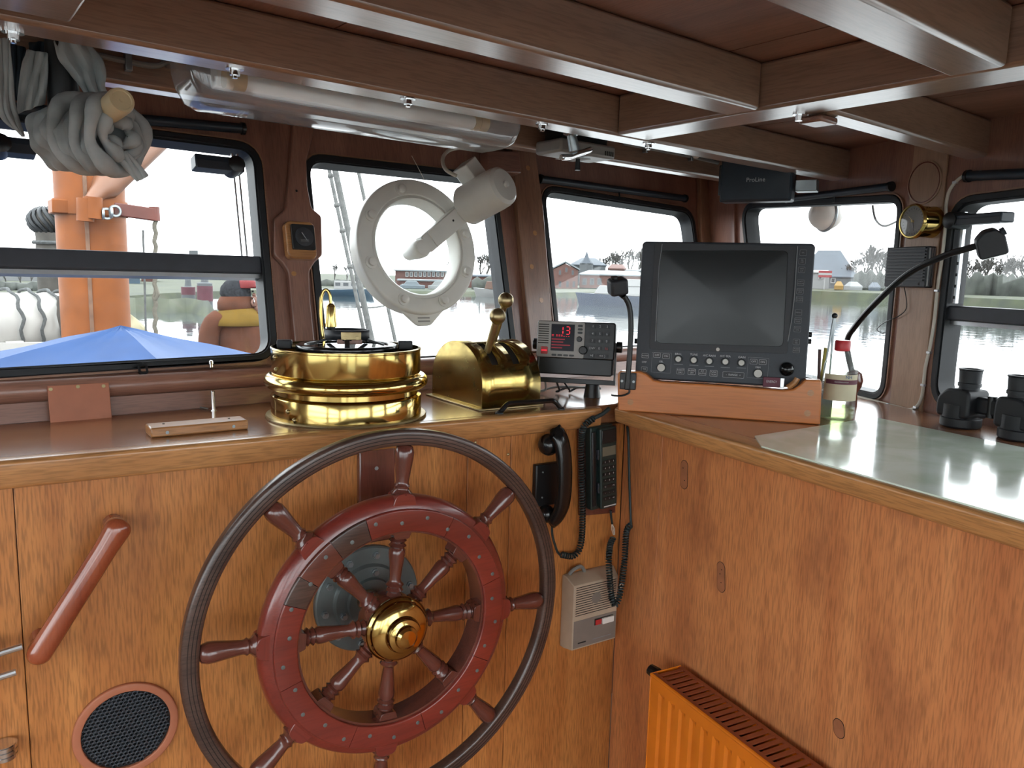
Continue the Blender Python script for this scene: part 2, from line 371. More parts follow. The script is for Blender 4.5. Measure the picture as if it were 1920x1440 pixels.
wall('wall_right', RW, [(-.70, bb), (2.3, bb), (2.3, bt), (-1.135, bt)], 'dark_y')
wall('wall_left', LW, [(-1.3, bb), (1.9, bb), (1.9, bt), (-1.3, bt)], 'bounce_cream')
wall('wall_back', BW, [(-1.15, bb), (1.35, bb), (1.35, bt), (-1.15, bt)], 'bounce_cream')
fl = MB().bx(-1.4, 2.3, -1.35, 1.8, ZFL-.04, ZFL).build('floor', 'lino'); tag(fl, kind='structure')

def window(i, bar=None, mat='rubber'):
    w = W[i]; F = w['F']; s = struct('window_%d' % (i+1), None, F); g = rpoly(w['pts'], w['r'])
    outer = offset(g, GAP-.0005); lip = offset(g, GAP+.007); inner = offset(g, 0)
    MB().plate(outer, [inner], -.045, .004).build('frame', mat, s, ang=25)
    MB().plate(lip, [offset(g, .004)], .0005, .008).build('frame_lip', mat, s, bev=.003)
    pane_out = offset(g, .004)
    if bar is None:
        MB().prism(pane_out, -.027, -.023).build('pane', 'pane', s)
    else:
        y0, y1 = bar; xs = [p[0] for p in w['pts']]; x0, x1 = min(xs), max(xs)
        lo = [(x, min(y, y0+.01)) for x, y in pane_out]; hi = [(x, max(y, y1-.01)) for x, y in pane_out]
        def dd(l):
            out = []
            for p in l:
                if not out or (abs(p[0]-out[-1][0])+abs(p[1]-out[-1][1])) > 1e-4: out.append(p)
            return out
        MB().prism(dd(lo), -.037, -.033).build('pane', 'pane', s)
        MB().prism(dd(hi), -.022, -.018).build('pane', 'pane', s)
        MB().bx(x0-.003, x1+.003, y0, y1, -.044, -.004).build('mid_bar', 'grey_bar', s, bev=.004)
        MB().bx(x0-.001, x1+.001, y0-.010, y0-.001, -.042, -.012).build('track', 'alu', s)
    return s
window(0); s = window(1, (.297, .337))
for a in (.612, .624): MB().bx(a, a+.004, .337, .574, -.016, -.008).build('side_track', 'alu', s)
window(2); window(3); window(4)
s = window(5, (.222, .256))
MB().bx(.016, .026, .262, .47, -.014, -.006).build('side_track', 'alu', s)
for k in range(5): MB().bx(.019, .023, .272+k*.026, .279+k*.026, -.0065, -.005).build('track_hole', 'black', s)
window(6, (.222, .256)); window(7, (.222, .256)); window(8, (.222, .256)); window(9); window(10); window(11)

# raised moulding round every opening that is seen
k = 0
for i in (1, 2, 3, 4, 5):
    g = rpoly(W[i]['pts'], W[i]['r']); k += 1
    o = MB().plate(offset(g, .024), [offset(g, .0205)], 0, .006).build('trim_%d' % k, 'pillar_x', None, W[i]['F']); tag(o, kind='structure')
# boards on the pillars
def trim(name, F, px, th, mat='dark_y', w=0, bev=.003, r=0):
    pts = [fpx(F, x, y, w+th) for x, y in px]
    if r: pts = rpoly(pts, r, 4)
    o = MB().prism(pts, w, w+th).build(name, mat, None, F, bev=bev); return tag(o, kind='structure')
PIL1 = trim('trim_6', FW, [(551, 226), (592, 236), (575, 300), (577, 350), (585, 390), (603, 405), (605, 478), (590, 492), (580, 510), (582, 560), (592, 655), (556, 665), (541, 510), (531, 494), (515, 478), (515, 410), (536, 392), (541, 350)], .018, r=.006)
trim('trim_7', FW, [(958, 262), (1003, 270), (1020, 400), (1040, 660), (996, 660), (972, 400)], .02, 'pillar_y')
trim('trim_8', FW, [(1313, 300), (1352, 300), (1352, 430), (1356, 560), (1330, 560), (1315, 430)], .02, 'pillar_y')
for (x, y) in ((990, 315), (1003, 437), (997, 500), (1015, 563)):
    a, b = fpx(FW, x, y, .02); MB().lathe([(.0075, 0), (.0075, .0206)], 16).build('wood_plug', 'edge_x', bpy.data.objects['trim_7'], T(ID, a, b, 0))
for nm, F, (x, y), w, par in (('screw', FW, (1345, 420), .02, 'trim_8'), ('screw', FW, (556, 358), .018, 'trim_6')):
    a, b = fpx(F, x, y, w); MB().lathe([(.0028, 0), (.0028, .0007)], 10).build(nm, 'dark_gap', bpy.data.objects[par], T(ID, a, b, w))
a, b = fpx(FW, 551, 513, .018); MB().lathe([(.006, 0), (.006, .0186)], 16).build('wood_plug', 'edge_x', bpy.data.objects['trim_6'], T(ID, a, b, 0))
# starboard pillar is a paler board
o = MB().prism([(-.133, -.005), (-.028, -.005), (-.028, .665), (-.133, .665)], 0, .006).build('trim_9', 'post_y', None, RW, bev=.002); tag(o, kind='structure')
# corner post where the two walls meet
o = MB().prism([(-.945, -.005), (-.83, -.005), (-.925, .665), (-1.10, .665)], -.01, .012).build('trim_10', 'dark_y', None, RW, bev=.003); tag(o, kind='structure')

# sill under the front windows: rounded nosing and an upright board behind the worktop
prof = [(0, .04)]+[(.028*cos(t), .058+.024*sin(t)) for t in [-pi/2+pi*i/8 for i in range(9)]]+[(0, .086)]
b = MB(); b.loft([[(x, y, c) for c, y in prof] for x in (-1.29, 2.27)])
o = b.build('trim_11', 'dark_x', None, FW, ang=50); tag(o, kind='structure')
o = MB().bx(-1.29, 2.25, -.002, .035, .0, .012).build('trim_12', 'dark_x', None, FW); tag(o, kind='structure')

# ---------------------------------------------------------------- ceiling
ceil = struct('ceiling')
xs = [-1.35, -.80, -.25, .545, 1.07, 1.62, 2.4]
for x0, x1 in zip(xs, xs[1:]):
    MB().bx(x0+.0015, x1-.0015, -1.3, 1.86, ZCEIL, ZCEIL+.02).build('ceiling_board', 'dark_y', ceil)
MB().bx(-1.4, 2.4, -1.35, 1.9, ZCEIL+.02, ZCEIL+.05).build('roof_deck', 'dark_y', ceil)
NB = 0
def beam(x0, x1, y0, y1, z=ZB, label=None, mat='beam_x', bevel=.006):
    global NB; NB += 1
    o = MB().bx(x0, x1, y0, y1, z, ZCEIL-.0005).build('ceiling_beam', mat, bev=bevel)
    tag(o, label, 'beam', 'deck beams under the ceiling'); return o
bm_front = beam(-1.29, rw_x(1.15)+.02, 1.140, 1.202, label='long ceiling beam with bolts beneath it, in front of the tube lamp')
bm_head = beam(-1.29, rw_x(1.42)+.02, 1.398, 1.445, label='narrow header beam behind the tube lamp, above the front windows')
bm_2 = beam(-1.29, 1.155, .805, .872, label='broad brown ceiling beam ending at the fore-and-aft beam, second behind the lamp')
bm_3 = beam(-1.0, 1.155, .432, .505, label='nearest ceiling beam crossing the top right corner')
bm_s = beam(1.262, rw_x(.755)+.02, .730, .785, label='short ceiling beam running to the starboard wall above the barometer')
bm_l = beam(1.156, 1.246, -1.2, 1.139, label='fore-and-aft ceiling beam joining the cross beams', mat='beam_y')
o = MB().bx(-1.29, 1.155, -.20, -.13, ZB, ZCEIL-.0005).build('ceiling_beam', 'beam_x', bev=.006); tag(o, 'ceiling beam overhead behind the photographer', 'beam', 'deck beams under the ceiling')
# bolts under the front beam
for (x, y) in ((440, 128), (765, 184), (1017, 232), (1217, 268), (22, 62)):
    p = onz(x, y, ZB); p.y = min(max(p.y, 1.155), 1.19)
    MB().lathe([(.013, 0), (.013, -.002), (.0075, -.002), (.0075, -.010), (.004, -.010), (.004, -.014)], 6 if 0 else 12).build('bolt', 'chrome', bm_front, Matrix.Translation((p.x, p.y, ZB)))
p = onz(1517, 215, ZB)
MB().lathe([(.011, 0), (.011, -.002), (.006, -.002), (.006, -.012)], 12).build('bolt', 'chrome', bm_l, Matrix.Translation((1.225, .775, ZB)))
o = MB().bx(1.247, 1.300, .745, .790, ZB-.012, ZB-.0002).build('turn_catch', 'dark_x', bev=.004); tag(o, 'small dark wooden turn catch at the end of the short ceiling beam', 'catch')
# boxed corner at top left
o = MB().bx(-.9, .178, .90, 1.085, ZB-.004, ZCEIL-.001).build('ceiling_locker', 'beam_x', bev=.004); tag(o, 'flat wooden ceiling box in the top left corner behind the front beam', 'box')

# ---------------------------------------------------------------- consoles
def wz(a, b, F=FC): return F @ V((a, b, 0))
aK = ((V((KF[0], KF[1], 0))-FC.translation).dot(V((*UF, 0))))           # face corner in FC local
fcs = thing('front_console', 'wood panelled helm console below the front windows, carrying the wheel', 'console', FC)
seams = [-1.35, -.62, fpx(FC, 42, 1180)[0], fpx(FC, 876, 880)[0], fpx(FC, 957, 880)[0], aK]
for a0, a1 in zip(seams, seams[1:]):
    MB().bx(a0+.0006, a1-.0006, ZFL+.001, ZC-.048, -.02, 0).build('panel', 'console_y', fcs, bev=.0012)
MB().bx(-1.35, aK, ZFL+.001, ZC-.05, -.04, -.0205).build('backing', 'dark_y', fcs)
for (x, y) in ((891, 830), (953, 852)):
    a, b = fpx(FC, x, y); MB().sph((0, 0, 0), .0035, 10, 6, (1, 1, .5)).build('screw', 'brass_dull', fcs, T(ID, a, b, .0004))
pl = -1.35
edge = rpoly([(ZC-.046, .0), (ZC-.046, .026), (ZC-.004, .030), (ZC+.0005, .024), (ZC+.0005, 0)], [.001, .008, .01, .006, .001], 4)
aE = ((V((KE[0], KE[1], 0))-FC.translation).dot(V((*UF, 0))))
b = MB(); b.loft([[(x, y, c) for y, c in edge] for x in (-1.35, aE-.035)])
fw_y = 1.70
tl = [FC @ V((-1.35, 0, .001)), FC @ V((aE-.03, 0, .001))]
top = thing('front_worktop', 'varnished wooden worktop of the helm console with the compass on it', 'worktop')
jx = rw_x(1.655)
poly = [(tl[0].x, tl[0].y), (tl[1].x, tl[1].y), (KE[0]+.035, KE[1]+.03), (jx-.02, 1.685), (-1.29, 1.685)]
MB().prism(poly, ZC-.045, ZC).build('top_board', 'top_x', top, bev=.002)
link('edge_moulding', b.mesh('edge_moulding', 'edge_x', 40), top, FC)
rcs = thing('starboard_console', 'wood veneered chart table console with worn stains on the right', 'console', RC)
rK = (V((KF[0], KF[1], 0))-RC.translation).dot(V((*UR, 0)))
rs = [rK+.001, fpx(RC, 1233, 1000)[0], 1.05, 1.9]
for a0, a1 in zip(rs, rs[1:]):
    MB().bx(a0+.0004, a1-.0004, ZFL+.001, ZC-.036, -.02, 0).build('panel', 'chart_y', rcs, bev=.001)
MB().bx(rK+.03, 1.9, ZFL+.001, ZC-.05, -.04, -.0205).build('backing', 'dark_y', rcs)
def oval(x, y, hw, hh, ang):
    a, b = fpx(RC, x, y); n = 28
    pts = [(hw*cos(t)+0, (hh-hw)*(1 if sin(t) > 0 else -1)+hw*sin(t)) for t in [2*pi*(i+.5)/n for i in range(n)]] if hh > hw*1.1 else [(hw*cos(2*pi*i/n), hh*sin(2*pi*i/n)) for i in range(n)]
    o = MB().prism(pts, 0, .0008).build('patch', 'patch', rcs, T(ID, a, b, 0, rz=ang))
    MB().plate(offset(pts, .0012), [pts], 0, .0004).build('patch_seam', 'dark_gap', rcs, T(ID, a, b, 0, rz=ang)); return a, b
a, b = oval(1283, 890, .011, .031, rad(3))
for dx, dy in ((-.004, .014), (.003, -.012)): MB().lathe([(.0014, 0), (.0014, .0011)], 8).build('patch_hole', 'dark_gap', rcs, T(ID, a+dx, b+dy, 0))
a, b = oval(1352, 1082, .011, .031, rad(6))
for dx, dy in ((.001, .016), (-.003, .006), (.002, -.011)): MB().lathe([(.0012, 0), (.0012, .0011)], 8).build('patch_hole', 'dark_gap', rcs, T(ID, a+dx, b+dy, 0))
oval(1573, 1366, .0105, .016, rad(10))
tp2 = thing('chart_table_top', 'wooden chart table top below the starboard windows', 'worktop')
e0 = RC @ V((rK, 0, .001)); aEr = (V((KE[0], KE[1], 0))-RC.translation).dot(V((*UR, 0)))
e0 = RC @ V((aEr+.004, 0, .001)); e1 = RC @ V((1.9, 0, .001))
poly = [(e0.x, e0.y), (e1.x, e1.y), (rw_x(e1.y)-.003, e1.y), (jx-.022, 1.660), (KE[0]+.040, KE[1]+.028)]
MB().prism(poly, ZC-.035, ZC).build('top_board', 'top_x', tp2, bev=.002)
edge2 = rpoly([(ZC-.036, .0), (ZC-.036, RI-.004), (ZC-.004, RI), (ZC+.0003, RI-.006), (ZC+.0003, 0)], [.001, .008, .01, .006, .001], 4)
b = MB(); b.loft([[(x, y, c) for y, c in edge2] for x in (aEr+.003, 1.9)]); link('edge_moulding', b.mesh('edge_moulding', 'edge_x', 40), tp2, RC)
# ================================================================ things on the helm console
def coil(pts, R, r, turns, n=10, m=5):      # coiled cord along a path, as one tube
    P = bez(pts, 14); L = [0]
    for i in range(1, len(P)): L.append(L[-1]+(P[i]-P[i-1]).length)
    out = []; N = turns*n; a = None; j = 0
    for k in range(N+1):
        s = L[-1]*k/N
        while j < len(L)-2 and L[j+1] < s: j += 1
        t = (s-L[j])/max(1e-9, L[j+1]-L[j]); p = P[j].lerp(P[j+1], t); d = (P[j+1]-P[j]).normalized()
        a = d.orthogonal().normalized() if a is None else (a-d*a.dot(d)).normalized()
        b = d.cross(a); an = 2*pi*k/n; out.append(p+(a*cos(an)+b*sin(an))*R)
    return MB().tube(out, r, m)
def L3(F, x, y, w): a, b = fpx(F, x, y, w); return V((a, b, w))       # pixel -> local point at height w on a frame
def R3(x, y, w=.012): return FC.inverted() @ (RC @ L3(RC, x, y, w))      # the same for the neighbouring face, in front console coordinates
def W3(F, x, y, w): return F @ L3(F, x, y, w)

# ---------------------------------------------------------------- ship's wheel
HUBA, HUBB = .589, .855
WHF = T(FC, HUBA, HUBB, .15)
wheel = thing('ship_wheel', "large wooden ship's wheel with dark outer rim, red felloe ring and brass hub", 'wheel', WHF)
prof = rpoly([(.337, -.013), (.367, -.013), (.367, .013), (.337, .013)], .008, 4)
MB().ring(prof, 128).build('outer_rim', 'rim_ring', wheel, ang=50)
for rr in (.345, .351, .357): MB().ring([(rr-.0006, .0125), (rr+.0006, .0125), (rr+.0006, .0134), (rr-.0006, .0134)], 96).build('rim_groove', 'dark_gap', wheel)
prof = [(.186, -.024), (.232, -.024)]+[(.232+.014*cos(t), 0+.020*sin(t)-.002) for t in [-pi/2+pi*i/8 for i in range(9)]]+[(.226, .022), (.186, .022)]
MB().ring(prof, 128).build('felloe', 'red_x', wheel, ang=40)
MB().ring([(.1795, -.0245), (.1858, -.0245), (.1858, .0225), (.1795, .0225)], 96).build('felloe_lining', 'mahog_x', wheel)
t0 = fpx(FC, 757, 868, .15); A0 = math.atan2(t0[1]-HUBB, t0[0]-HUBA)
segs = [(-30, 15, 'red_x'), (15, 60, 'red_x'), (60, 106, 'red_x'), (106, 124, 'rim_x'), (124, 143, 'mahog_x'), (143, 156, 'rim_x'), (156, 196, 'red_x'), (196, 245, 'red_x'), (245, 285, 'red_x'), (285, 330, 'red_x')]
for d0, d1, mt in segs:
    MB().ring(rpoly([(.1835, .0225), (.2245, .0225), (.2245, .029), (.1835, .029)], [.0005, .0005, .003, .003], 3), 14, a0=rad(d0+.15), a1=rad(d1-.15)).build('felloe_facing', mt, wheel, ang=50)
sc = MB().lathe([(.0038, 0), (.0038, .0006), (.003, .0009)], 10).mesh('screw', 'flange')
for k in range(26):
    an = rad(k*360/26+5); rr = .204+(.006 if k % 2 else -.004)
    link('screw', sc, wheel, T(ID, rr*cos(an), rr*sin(an), .0289))
spk = MB().lathe([(.010, .04), (.013, .052), (.0155, .056), (.012, .062), (.0165, .066), (.013, .071), (.017, .076), (.012, .081), (.0105, .086), (.0125, .11), (.0155, .134), (.0150, .142), (.012, .146), (.0165, .150), (.012, .155), (.0165, .160), (.012, .165), (.016, .170), (.016, .186)], 16).mesh('spoke', 'mahog_z', 60)
hnd = MB().lathe([(.018, .243), (.020, .249), (.014, .255), (.0125, .258), (.0150, .262), (.0125, .266), (.0120, .270), (.0145, .290), (.0175, .312), (.0180, .324), (.0150, .334), (.010, .3372)], 16).mesh('handle', 'mahog_z', 60)
lug = MB().prism(rpoly([(-.024, .226), (.024, .226), (.018, .2475), (.0, .252), (-.018, .2475)], .006, 3), -.018, .0195).mesh('lug', 'red_x', 40)
blk = MB().prism(rpoly([(-.014, .166), (.014, .166), (.019, .1815), (-.019, .1815)], .004, 3), -.018, .018).mesh('spoke_foot', 'mahog_x', 40)
for k in range(8):
    R = Matrix.Rotation(A0+k*pi/4, 4, 'Z') @ Matrix.Rotation(pi/2, 4, 'Y')
    link('spoke', spk, wheel, R); link('handle', hnd, wheel, R)
    R2 = Matrix.Rotation(A0+k*pi/4-pi/2, 4, 'Z')
    link('spoke_lug', lug, wheel, R2, .002); link('spoke_foot', blk, wheel, R2, .002)
MB().lathe([(.036, -.035), (.056, -.030), (.058, 0), (.056, .026), (.03, .03)], 16).build('hub', 'mahog_x', wheel)
MB().lathe([(.057, .020), (.0605, .022), (.0615, .026), (.060, .030), (.0565, .033), (.055, .038), (.050, .044), (.040, .048), (.034, .050), (.033, .056), (.030, .061), (.023, .063), (.0215, .064), (.020, .069), (.015, .073), (.001, .0745)], 48).build('hub_cap', 'brass', wheel, ang=30)
MB().cyl((0, 0, -.118), (0, 0, -.03), .022, n=20).build('shaft', 'brass_dull', wheel)
# ---------------------------------------------------------------- steering gear flange
fl = thing('steering_gear_flange', 'grey bolted metal flange on the console behind the wheel hub', 'flange', T(FC, .598, .848, .0004))
MB().lathe([(.109, 0), (.109, .010), (.106, .013), (.074, .013), (.072, .016), (.070, .022), (.048, .022), (.046, .030), (.03, .030)], 48).build('plate', 'flange', fl, ang=30)
bo = MB().lathe([(.0075, 0), (.0075, .004), (.0055, .004), (.0055, .010)], 6).mesh('bolt', 'steel')
for k in range(10): a = rad(36*k+8); link('bolt', bo, fl, T(ID, .091*cos(a), .091*sin(a), .0128))
for k in range(6): a = rad(60*k+20); link('bolt', bo, fl, T(ID, .059*cos(a), .059*sin(a), .0218))
# dark strip with a groove under the compass
a0, b0 = fpx(FC, 674, 845, .016); a1, _ = fpx(FC, 741, 900, .016)
cs = thing('cover_strip', 'dark red wooden cover strip running down the console behind the wheel top', 'board', FC)
MB().bx(a0, a1, .965, b0, .0003, .016).build('board', 'mahog_y', cs, bev=.003)
MB().bx(a0+.012, a1-.012, b0+.0005, b0+.006, .0003, .013).build('cap_strip', 'mahog_x', cs, bev=.002)
MB().lathe([(.004, .016), (.004, .0168)], 10).build('screw', 'steel', cs, T(ID, *fpx(FC, 706, 878, .016), 0))

# ---------------------------------------------------------------- grab handle
gh = thing('grab_handle', 'reddish varnished wooden grab handle screwed diagonally to the console', 'handle', FC)
p0 = L3(FC, 232, 975, .055); p1 = L3(FC, 62, 1245, .055); d = (p1-p0).normalized()
pts = [p0+d*t*(p1-p0).length for t in (0, .02, .08, .3, .5, .7, .92, .98, 1.0)]
b = MB(); nrm = V((0, 0, 1)); sd = d.cross(nrm).normalized(); lo = []
ts = sorted([.5-.5*cos(pi*i/44) for i in range(45)])
for t in ts:
    p = p0.lerp(p1, t); e = min(1, math.sqrt(max(0, 1-(1-min(t, 1-t)/.075)**2)) if min(t, 1-t) < .075 else 1)
    foot = max(0, 1-abs(min(t, 1-t)-.05)/.13); foot = foot*foot*(3-2*foot) if foot > 0 else 0
    wd = (.0185+.003*max(0, 1-t/.2))*max(e, .05); top = .015*max(e, .05); bot = .014*max(e, .05)+foot*.030*e
    loop = []
    for k in range(16):
        an = 2*pi*k/16; z = sin(an); loop.append(p+sd*(wd*cos(an)*(1 if z > -.2 else 1))+nrm*(top*z if z > 0 else bot*z*(1 if bot < .02 else 1)))
    lo.append(loop)
b.loft(lo); b.build('bar', 'handle_y', gh, ang=70)
for q in (p0+d*.022, p1-d*.022): MB().cyl((q.x, q.y, .0004), (q.x, q.y, .04), .0155, .014, 14).build('foot', 'handle_z', gh)

# ---------------------------------------------------------------- round loudspeaker grille
a0, b0 = fpx(FC, 238, 1368, .006); al, _ = fpx(FC, 139, 1390, .006); ar, _ = fpx(FC, 339, 1345, .006); rs = (ar-al)/2
sp = thing('round_speaker', 'round console loudspeaker with terracotta ring and black honeycomb grille', 'loudspeaker', T(FC, a0, b0, 0))
MB().ring(rpoly([(rs-.0135, .0003), (rs, .0003), (rs, .008), (rs-.0135, .008)], [.001, .001, .003, .002], 3), 64).build('ring', 'terracotta', sp, ang=50)
MB().lathe([(rs-.012, .0003), (rs-.012, .0012)], 40).build('cone_cloth', 'black', sp)
b = MB(); h = .0042; R_ = rs-.0135
for i in range(-24, 25):
    for j in range(-24, 25):
        x = (i+.5*(j % 2))*h*1.732; y = j*h*1.5
        if math.hypot(x, y) < R_-.002:
            vs = [(x+q*h*sin(pi/3*k), y+q*h*cos(pi/3*k), z) for q, z in ((1.0, .0040), (.62, .0048), (.62, .0030)) for k in range(6)]
            b.add(vs, [(r*6+k, r*6+(k+1) % 6, (r+1)*6+(k+1) % 6, (r+1)*6+k) for r in range(2) for k in range(6)])
o = b.build('grille', 'slate', sp, ang=0); o['kind'] = 'stuff'
# ---------------------------------------------------------------- lever fittings cut by the left edge
lv = thing('lever_fitting', 'two short metal rods sticking in from the left edge below the grab handle', 'lever', T(FC, 0, 0, 0))
q0 = L3(FC, 42, 1212, .06); q1 = L3(FC, 30, 1260, .06)
for q in (q0, q1): MB().tube([q, (q.x-.075, q.y-.010, .06)], .005, 10).build('rod', 'alu', lv)
MB().bx(q0.x-.085, q0.x-.068, q1.y-.03, q0.y+.01, .0004, .066).build('bracket', 'alu', lv, bev=.003)
kn = thing('hinge_clamp', 'ribbed chrome clamp at the lower left edge of the console', 'fitting', T(FC, *fpx(FC, 8, 1407, .02), 0))
MB().cyl((0, -.012, .02), (0, .012, .02), .017, n=20).build('collar', 'chrome', kn)
for k in (-.008, 0, .008): MB().cyl((0, k-.0025, .02), (0, k+.0025, .02), .0186, n=20).build('rib', 'chrome', kn)
MB().bx(-.03, -.004, -.01, .01, .0004, .02).build('bracket', 'chrome', kn, bev=.002)

# ---------------------------------------------------------------- telephone handset on its cradle
hs = thing('telephone_handset', 'black curved telephone handset hanging on its cradle beside the wheel', 'telephone', FC)
c0 = L3(FC, 1004, 872, .012); c1 = L3(FC, 1040, 945, .012)
MB().bx(c0.x, c1.x+.012, c1.y, c0.y, .0004, .016).build('cradle', 'black', hs, bev=.003)
for yy in (.82, .22): MB().sph((c0.x+.018, c1.y+(c0.y-c1.y)*yy, .0165), .0022, 8, 6).build('cradle_screw', 'steel', hs)
e = L3(FC, 1030, 834, .03); mth = L3(FC, 1027, 965, .03)
MB().sph((e.x, e.y, .028), .025, 18, 12, (1, 1, .95)).build('ear_cup', 'black_gloss', hs)
MB().sph((mth.x, mth.y, .024), .021, 18, 12, (1, 1, .95)).build('mouth_cup', 'black_gloss', hs)
gp = [L3(FC, 1036, 816, .035), L3(FC, 1046, 815, .047), L3(FC, 1054, 835, .056), L3(FC, 1058, 870, .060), L3(FC, 1058, 915, .060), L3(FC, 1053, 950, .052), L3(FC, 1042, 972, .040), L3(FC, 1034, 980, .030)]
P = bez(gp, 5); b = MB(); lo = []
for i, p in enumerate(P):
    t = i/(len(P)-1); tg = (P[min(i+1, len(P)-1)]-P[max(i-1, 0)]).normalized(); si = tg.cross(V((.35, 0, 1))).normalized(); up = si.cross(tg)
    wd = .0235 if .1 < t < .9 else .0235*max(.45, min(t, 1-t)/.1)
    lo.append([p+si*wd*cos(2*pi*k/14)+up*.014*sin(2*pi*k/14) for k in range(14)])
b.loft(lo); b.build('grip', 'black_gloss', hs, ang=60)
# straight lead then coil up to the edge
cd = hs
MB().tube(bez([L3(FC, 1035, 985, .025), L3(FC, 1036, 1005, .022), L3(FC, 1044, 1032, .02), L3(FC, 1050, 1040, .018)], 6), .003, 8).build('cord_lead', 'cord', cd)
coil([L3(FC, 1052, 1040, .018), L3(FC, 1075, 1042, .016), L3(FC, 1088, 1025, .016), L3(FC, 1092, 980, .020), L3(FC, 1091, 900, .022), L3(FC, 1090, 830, .026), L3(FC, 1095, 800, .042), L3(FC, 1114, 784, .044)], .0062, .0021, 62).build('cord_coil', 'cord', cd)
MB().tube(bez([L3(FC, 1114, 784, .044), L3(FC, 1130, 776, .044), L3(FC, 1142, 766, .042)], 6), .005, 8).build('cord_plug', 'cord', cd)
# ---------------------------------------------------------------- car telephone
cpb = thing('phone_mount', 'reddish wooden mounting block behind the keypad telephone', 'block', FC)
q = [fpx(FC, x, y, .010) for x, y in ((1086, 800), (1157, 797), (1154, 962), (1088, 968))]
MB().prism(q, .0003, .010).build('block', 'mahog_y', cpb, bev=.002)
pa, pb = fpx(FC, 1137, 877, .045); ex = V(fpx(FC, 1160, 877, .045))-V(fpx(FC, 1112, 882, .045)); th = fpx(FC, 1131, 800, .045); bo_ = fpx(FC, 1140, 955, .045)
PH = abs(th[1]-bo_[1])/2; PW = .034; tilt = math.atan2(th[0]-bo_[0], th[1]-bo_[1])
ph = thing('keypad_telephone', 'dark green keypad telephone with small display mounted by the console corner', 'telephone', T(FC, (th[0]+bo_[0])/2, (th[1]+bo_[1])/2, .0105, rz=-tilt*.5))
MB().prism(rrect(-PW, PW, -PH, PH, .005), 0, .022).build('cradle', 'phone_green', ph, bev=.003)
MB().prism(rrect(-PW*.48, PW*.98, -PH*.97, PH*.97, .006), .022, .036).build('handset', 'phone_green', ph, bev=.003)
MB().bx(-PW*.95, -PW*.62, -PH*.9, PH*.9, .022, .027).build('side_rail', 'black', ph, bev=.002)
for yy in (.35, -.45): MB().bx(-PW*.6, -PW*.5, PH*yy-.012, PH*yy+.012, .022, .033).build('clip', 'slate', ph, bev=.001)
MB().bx(-PW*.30, PW*.86, PH*.30, PH*.52, .036, .0368).build('display', 'lcd_grey', ph, bev=.0005)
MB().bx(-PW*.36, PW*.90, PH*.60, PH*.92, .036, .0385).build('ear_piece', 'black', ph, bev=.002)
kb = MB().prism(rrect(-.0062, .0062, -.0042, .0042, .002), 0, .0015).mesh('key', 'black', 35)
lab = ['1', '2', '3', '4', '5', '6', '7', '8', '9', '*', '0', '#', 'C', '', 'M', '-', '-', '-', '<', '>', 'ok']
for r in range(7):
    for c in range(3):
        x = PW*(-.10+.36*c); y = PH*(.16-.148*r); link('key', kb, ph, T(ID, x, y, .036))
        if lab[r*3+c]: text('key_print', lab[r*3+c], .0055, 'print_white', ph, T(ID, x, y, .0377))
MB().bx(-PW*.20, PW*.86, -PH*.93, -PH*.905, .036, .0363).build('print_line', 'print_white', ph)
kc = ph; KM = ph.matrix_world.inverted() @ FC
MB().tube(bez([L3(FC, 1145, 957, .03), L3(FC, 1146, 970, .028), L3(FC, 1148, 982, .025)], 5), .0028, 8).build('cord_lead', 'cord', kc, KM)
for dx in (-2, 1, 3): MB().tube(bez([L3(FC, 1147, 980, .025), L3(FC, 1149+dx, 992, .025), L3(FC, 1151+dx*.4, 1003, .024)], 5), .0008, 5).build('bare_wire', 'cable_white', kc, KM)
coil([L3(FC, 1150, 1008, .024), L3(FC, 1144, 1022, .034), L3(FC, 1142, 1042, .060), L3(FC, 1142, 1065, .068), L3(FC, 1146, 1115, .074), L3(FC, 1153, 1134, .078), L3(FC, 1160, 1122, .076), L3(FC, 1165, 1098, .070), R3(1171, 1050, .014), R3(1174, 1000), R3(1181, 985)], .0062, .0021, 60).build('cord_coil', 'cord', kc, KM)
MB().ring([(.005+.0012*cos(t), .0012*sin(t)) for t in [2*pi*i/6 for i in range(6)]], 16, T(ID, *L3(FC, 1165, 1098, .070))).build('cable_tie', 'cable_white', kc, KM)
MB().tube(bez([R3(1183, 984, .008), R3(1182, 960, .005), R3(1180, 900, .005), R3(1178, 820, .005), R3(1176, 800, .012)], 8), .003, 8).build('cord_riser', 'cord', kc, KM)
# ---------------------------------------------------------------- intercom
i0 = fpx(FC, 1054, 1077, 0); i1 = fpx(FC, 1052, 1212, 0); f0 = fpx(FC, 1077, 1103, .042); f1 = fpx(FC, 1158, 1087, .042); f2 = fpx(FC, 1075, 1219, .042); f3 = fpx(FC, 1150, 1197, .042)
x0, x1 = i0[0], min(max(f1[0], f3[0])+.010, aK-.006); y1, y0 = i0[1], min(f2[1], f3[1])-.004
it = thing('intercom', 'beige plastic intercom box with grey panel and rocker switch on the console', 'intercom', FC)
xf0, xf1, yf0, yf1 = f0[0], x1-.008, y0+.003, y1-.016
b = MB().loft([[(x0, y0, .0004), (x1, y0, .0004), (x1, y1, .0004), (x0, y1, .0004)], [(x0, y0, .014), (x1, y0, .014), (x1, y1, .014), (x0, y1, .014)], [(xf0, yf0, .042), (xf1, yf0, .042), (xf1, yf1, .042), (xf0, yf1, .042)]])
b.build('case', 'beige_plastic', it, bev=.002)
wx = xf1-xf0; hy = yf1-yf0
for k in range(13):
    yy = yf1-.006-k*hy*.036; MB().bx(xf0+.006, xf1-.006, yy-.0009, yy+.0009, .0421, .0424).build('grille_slot', 'dark_gap', it)
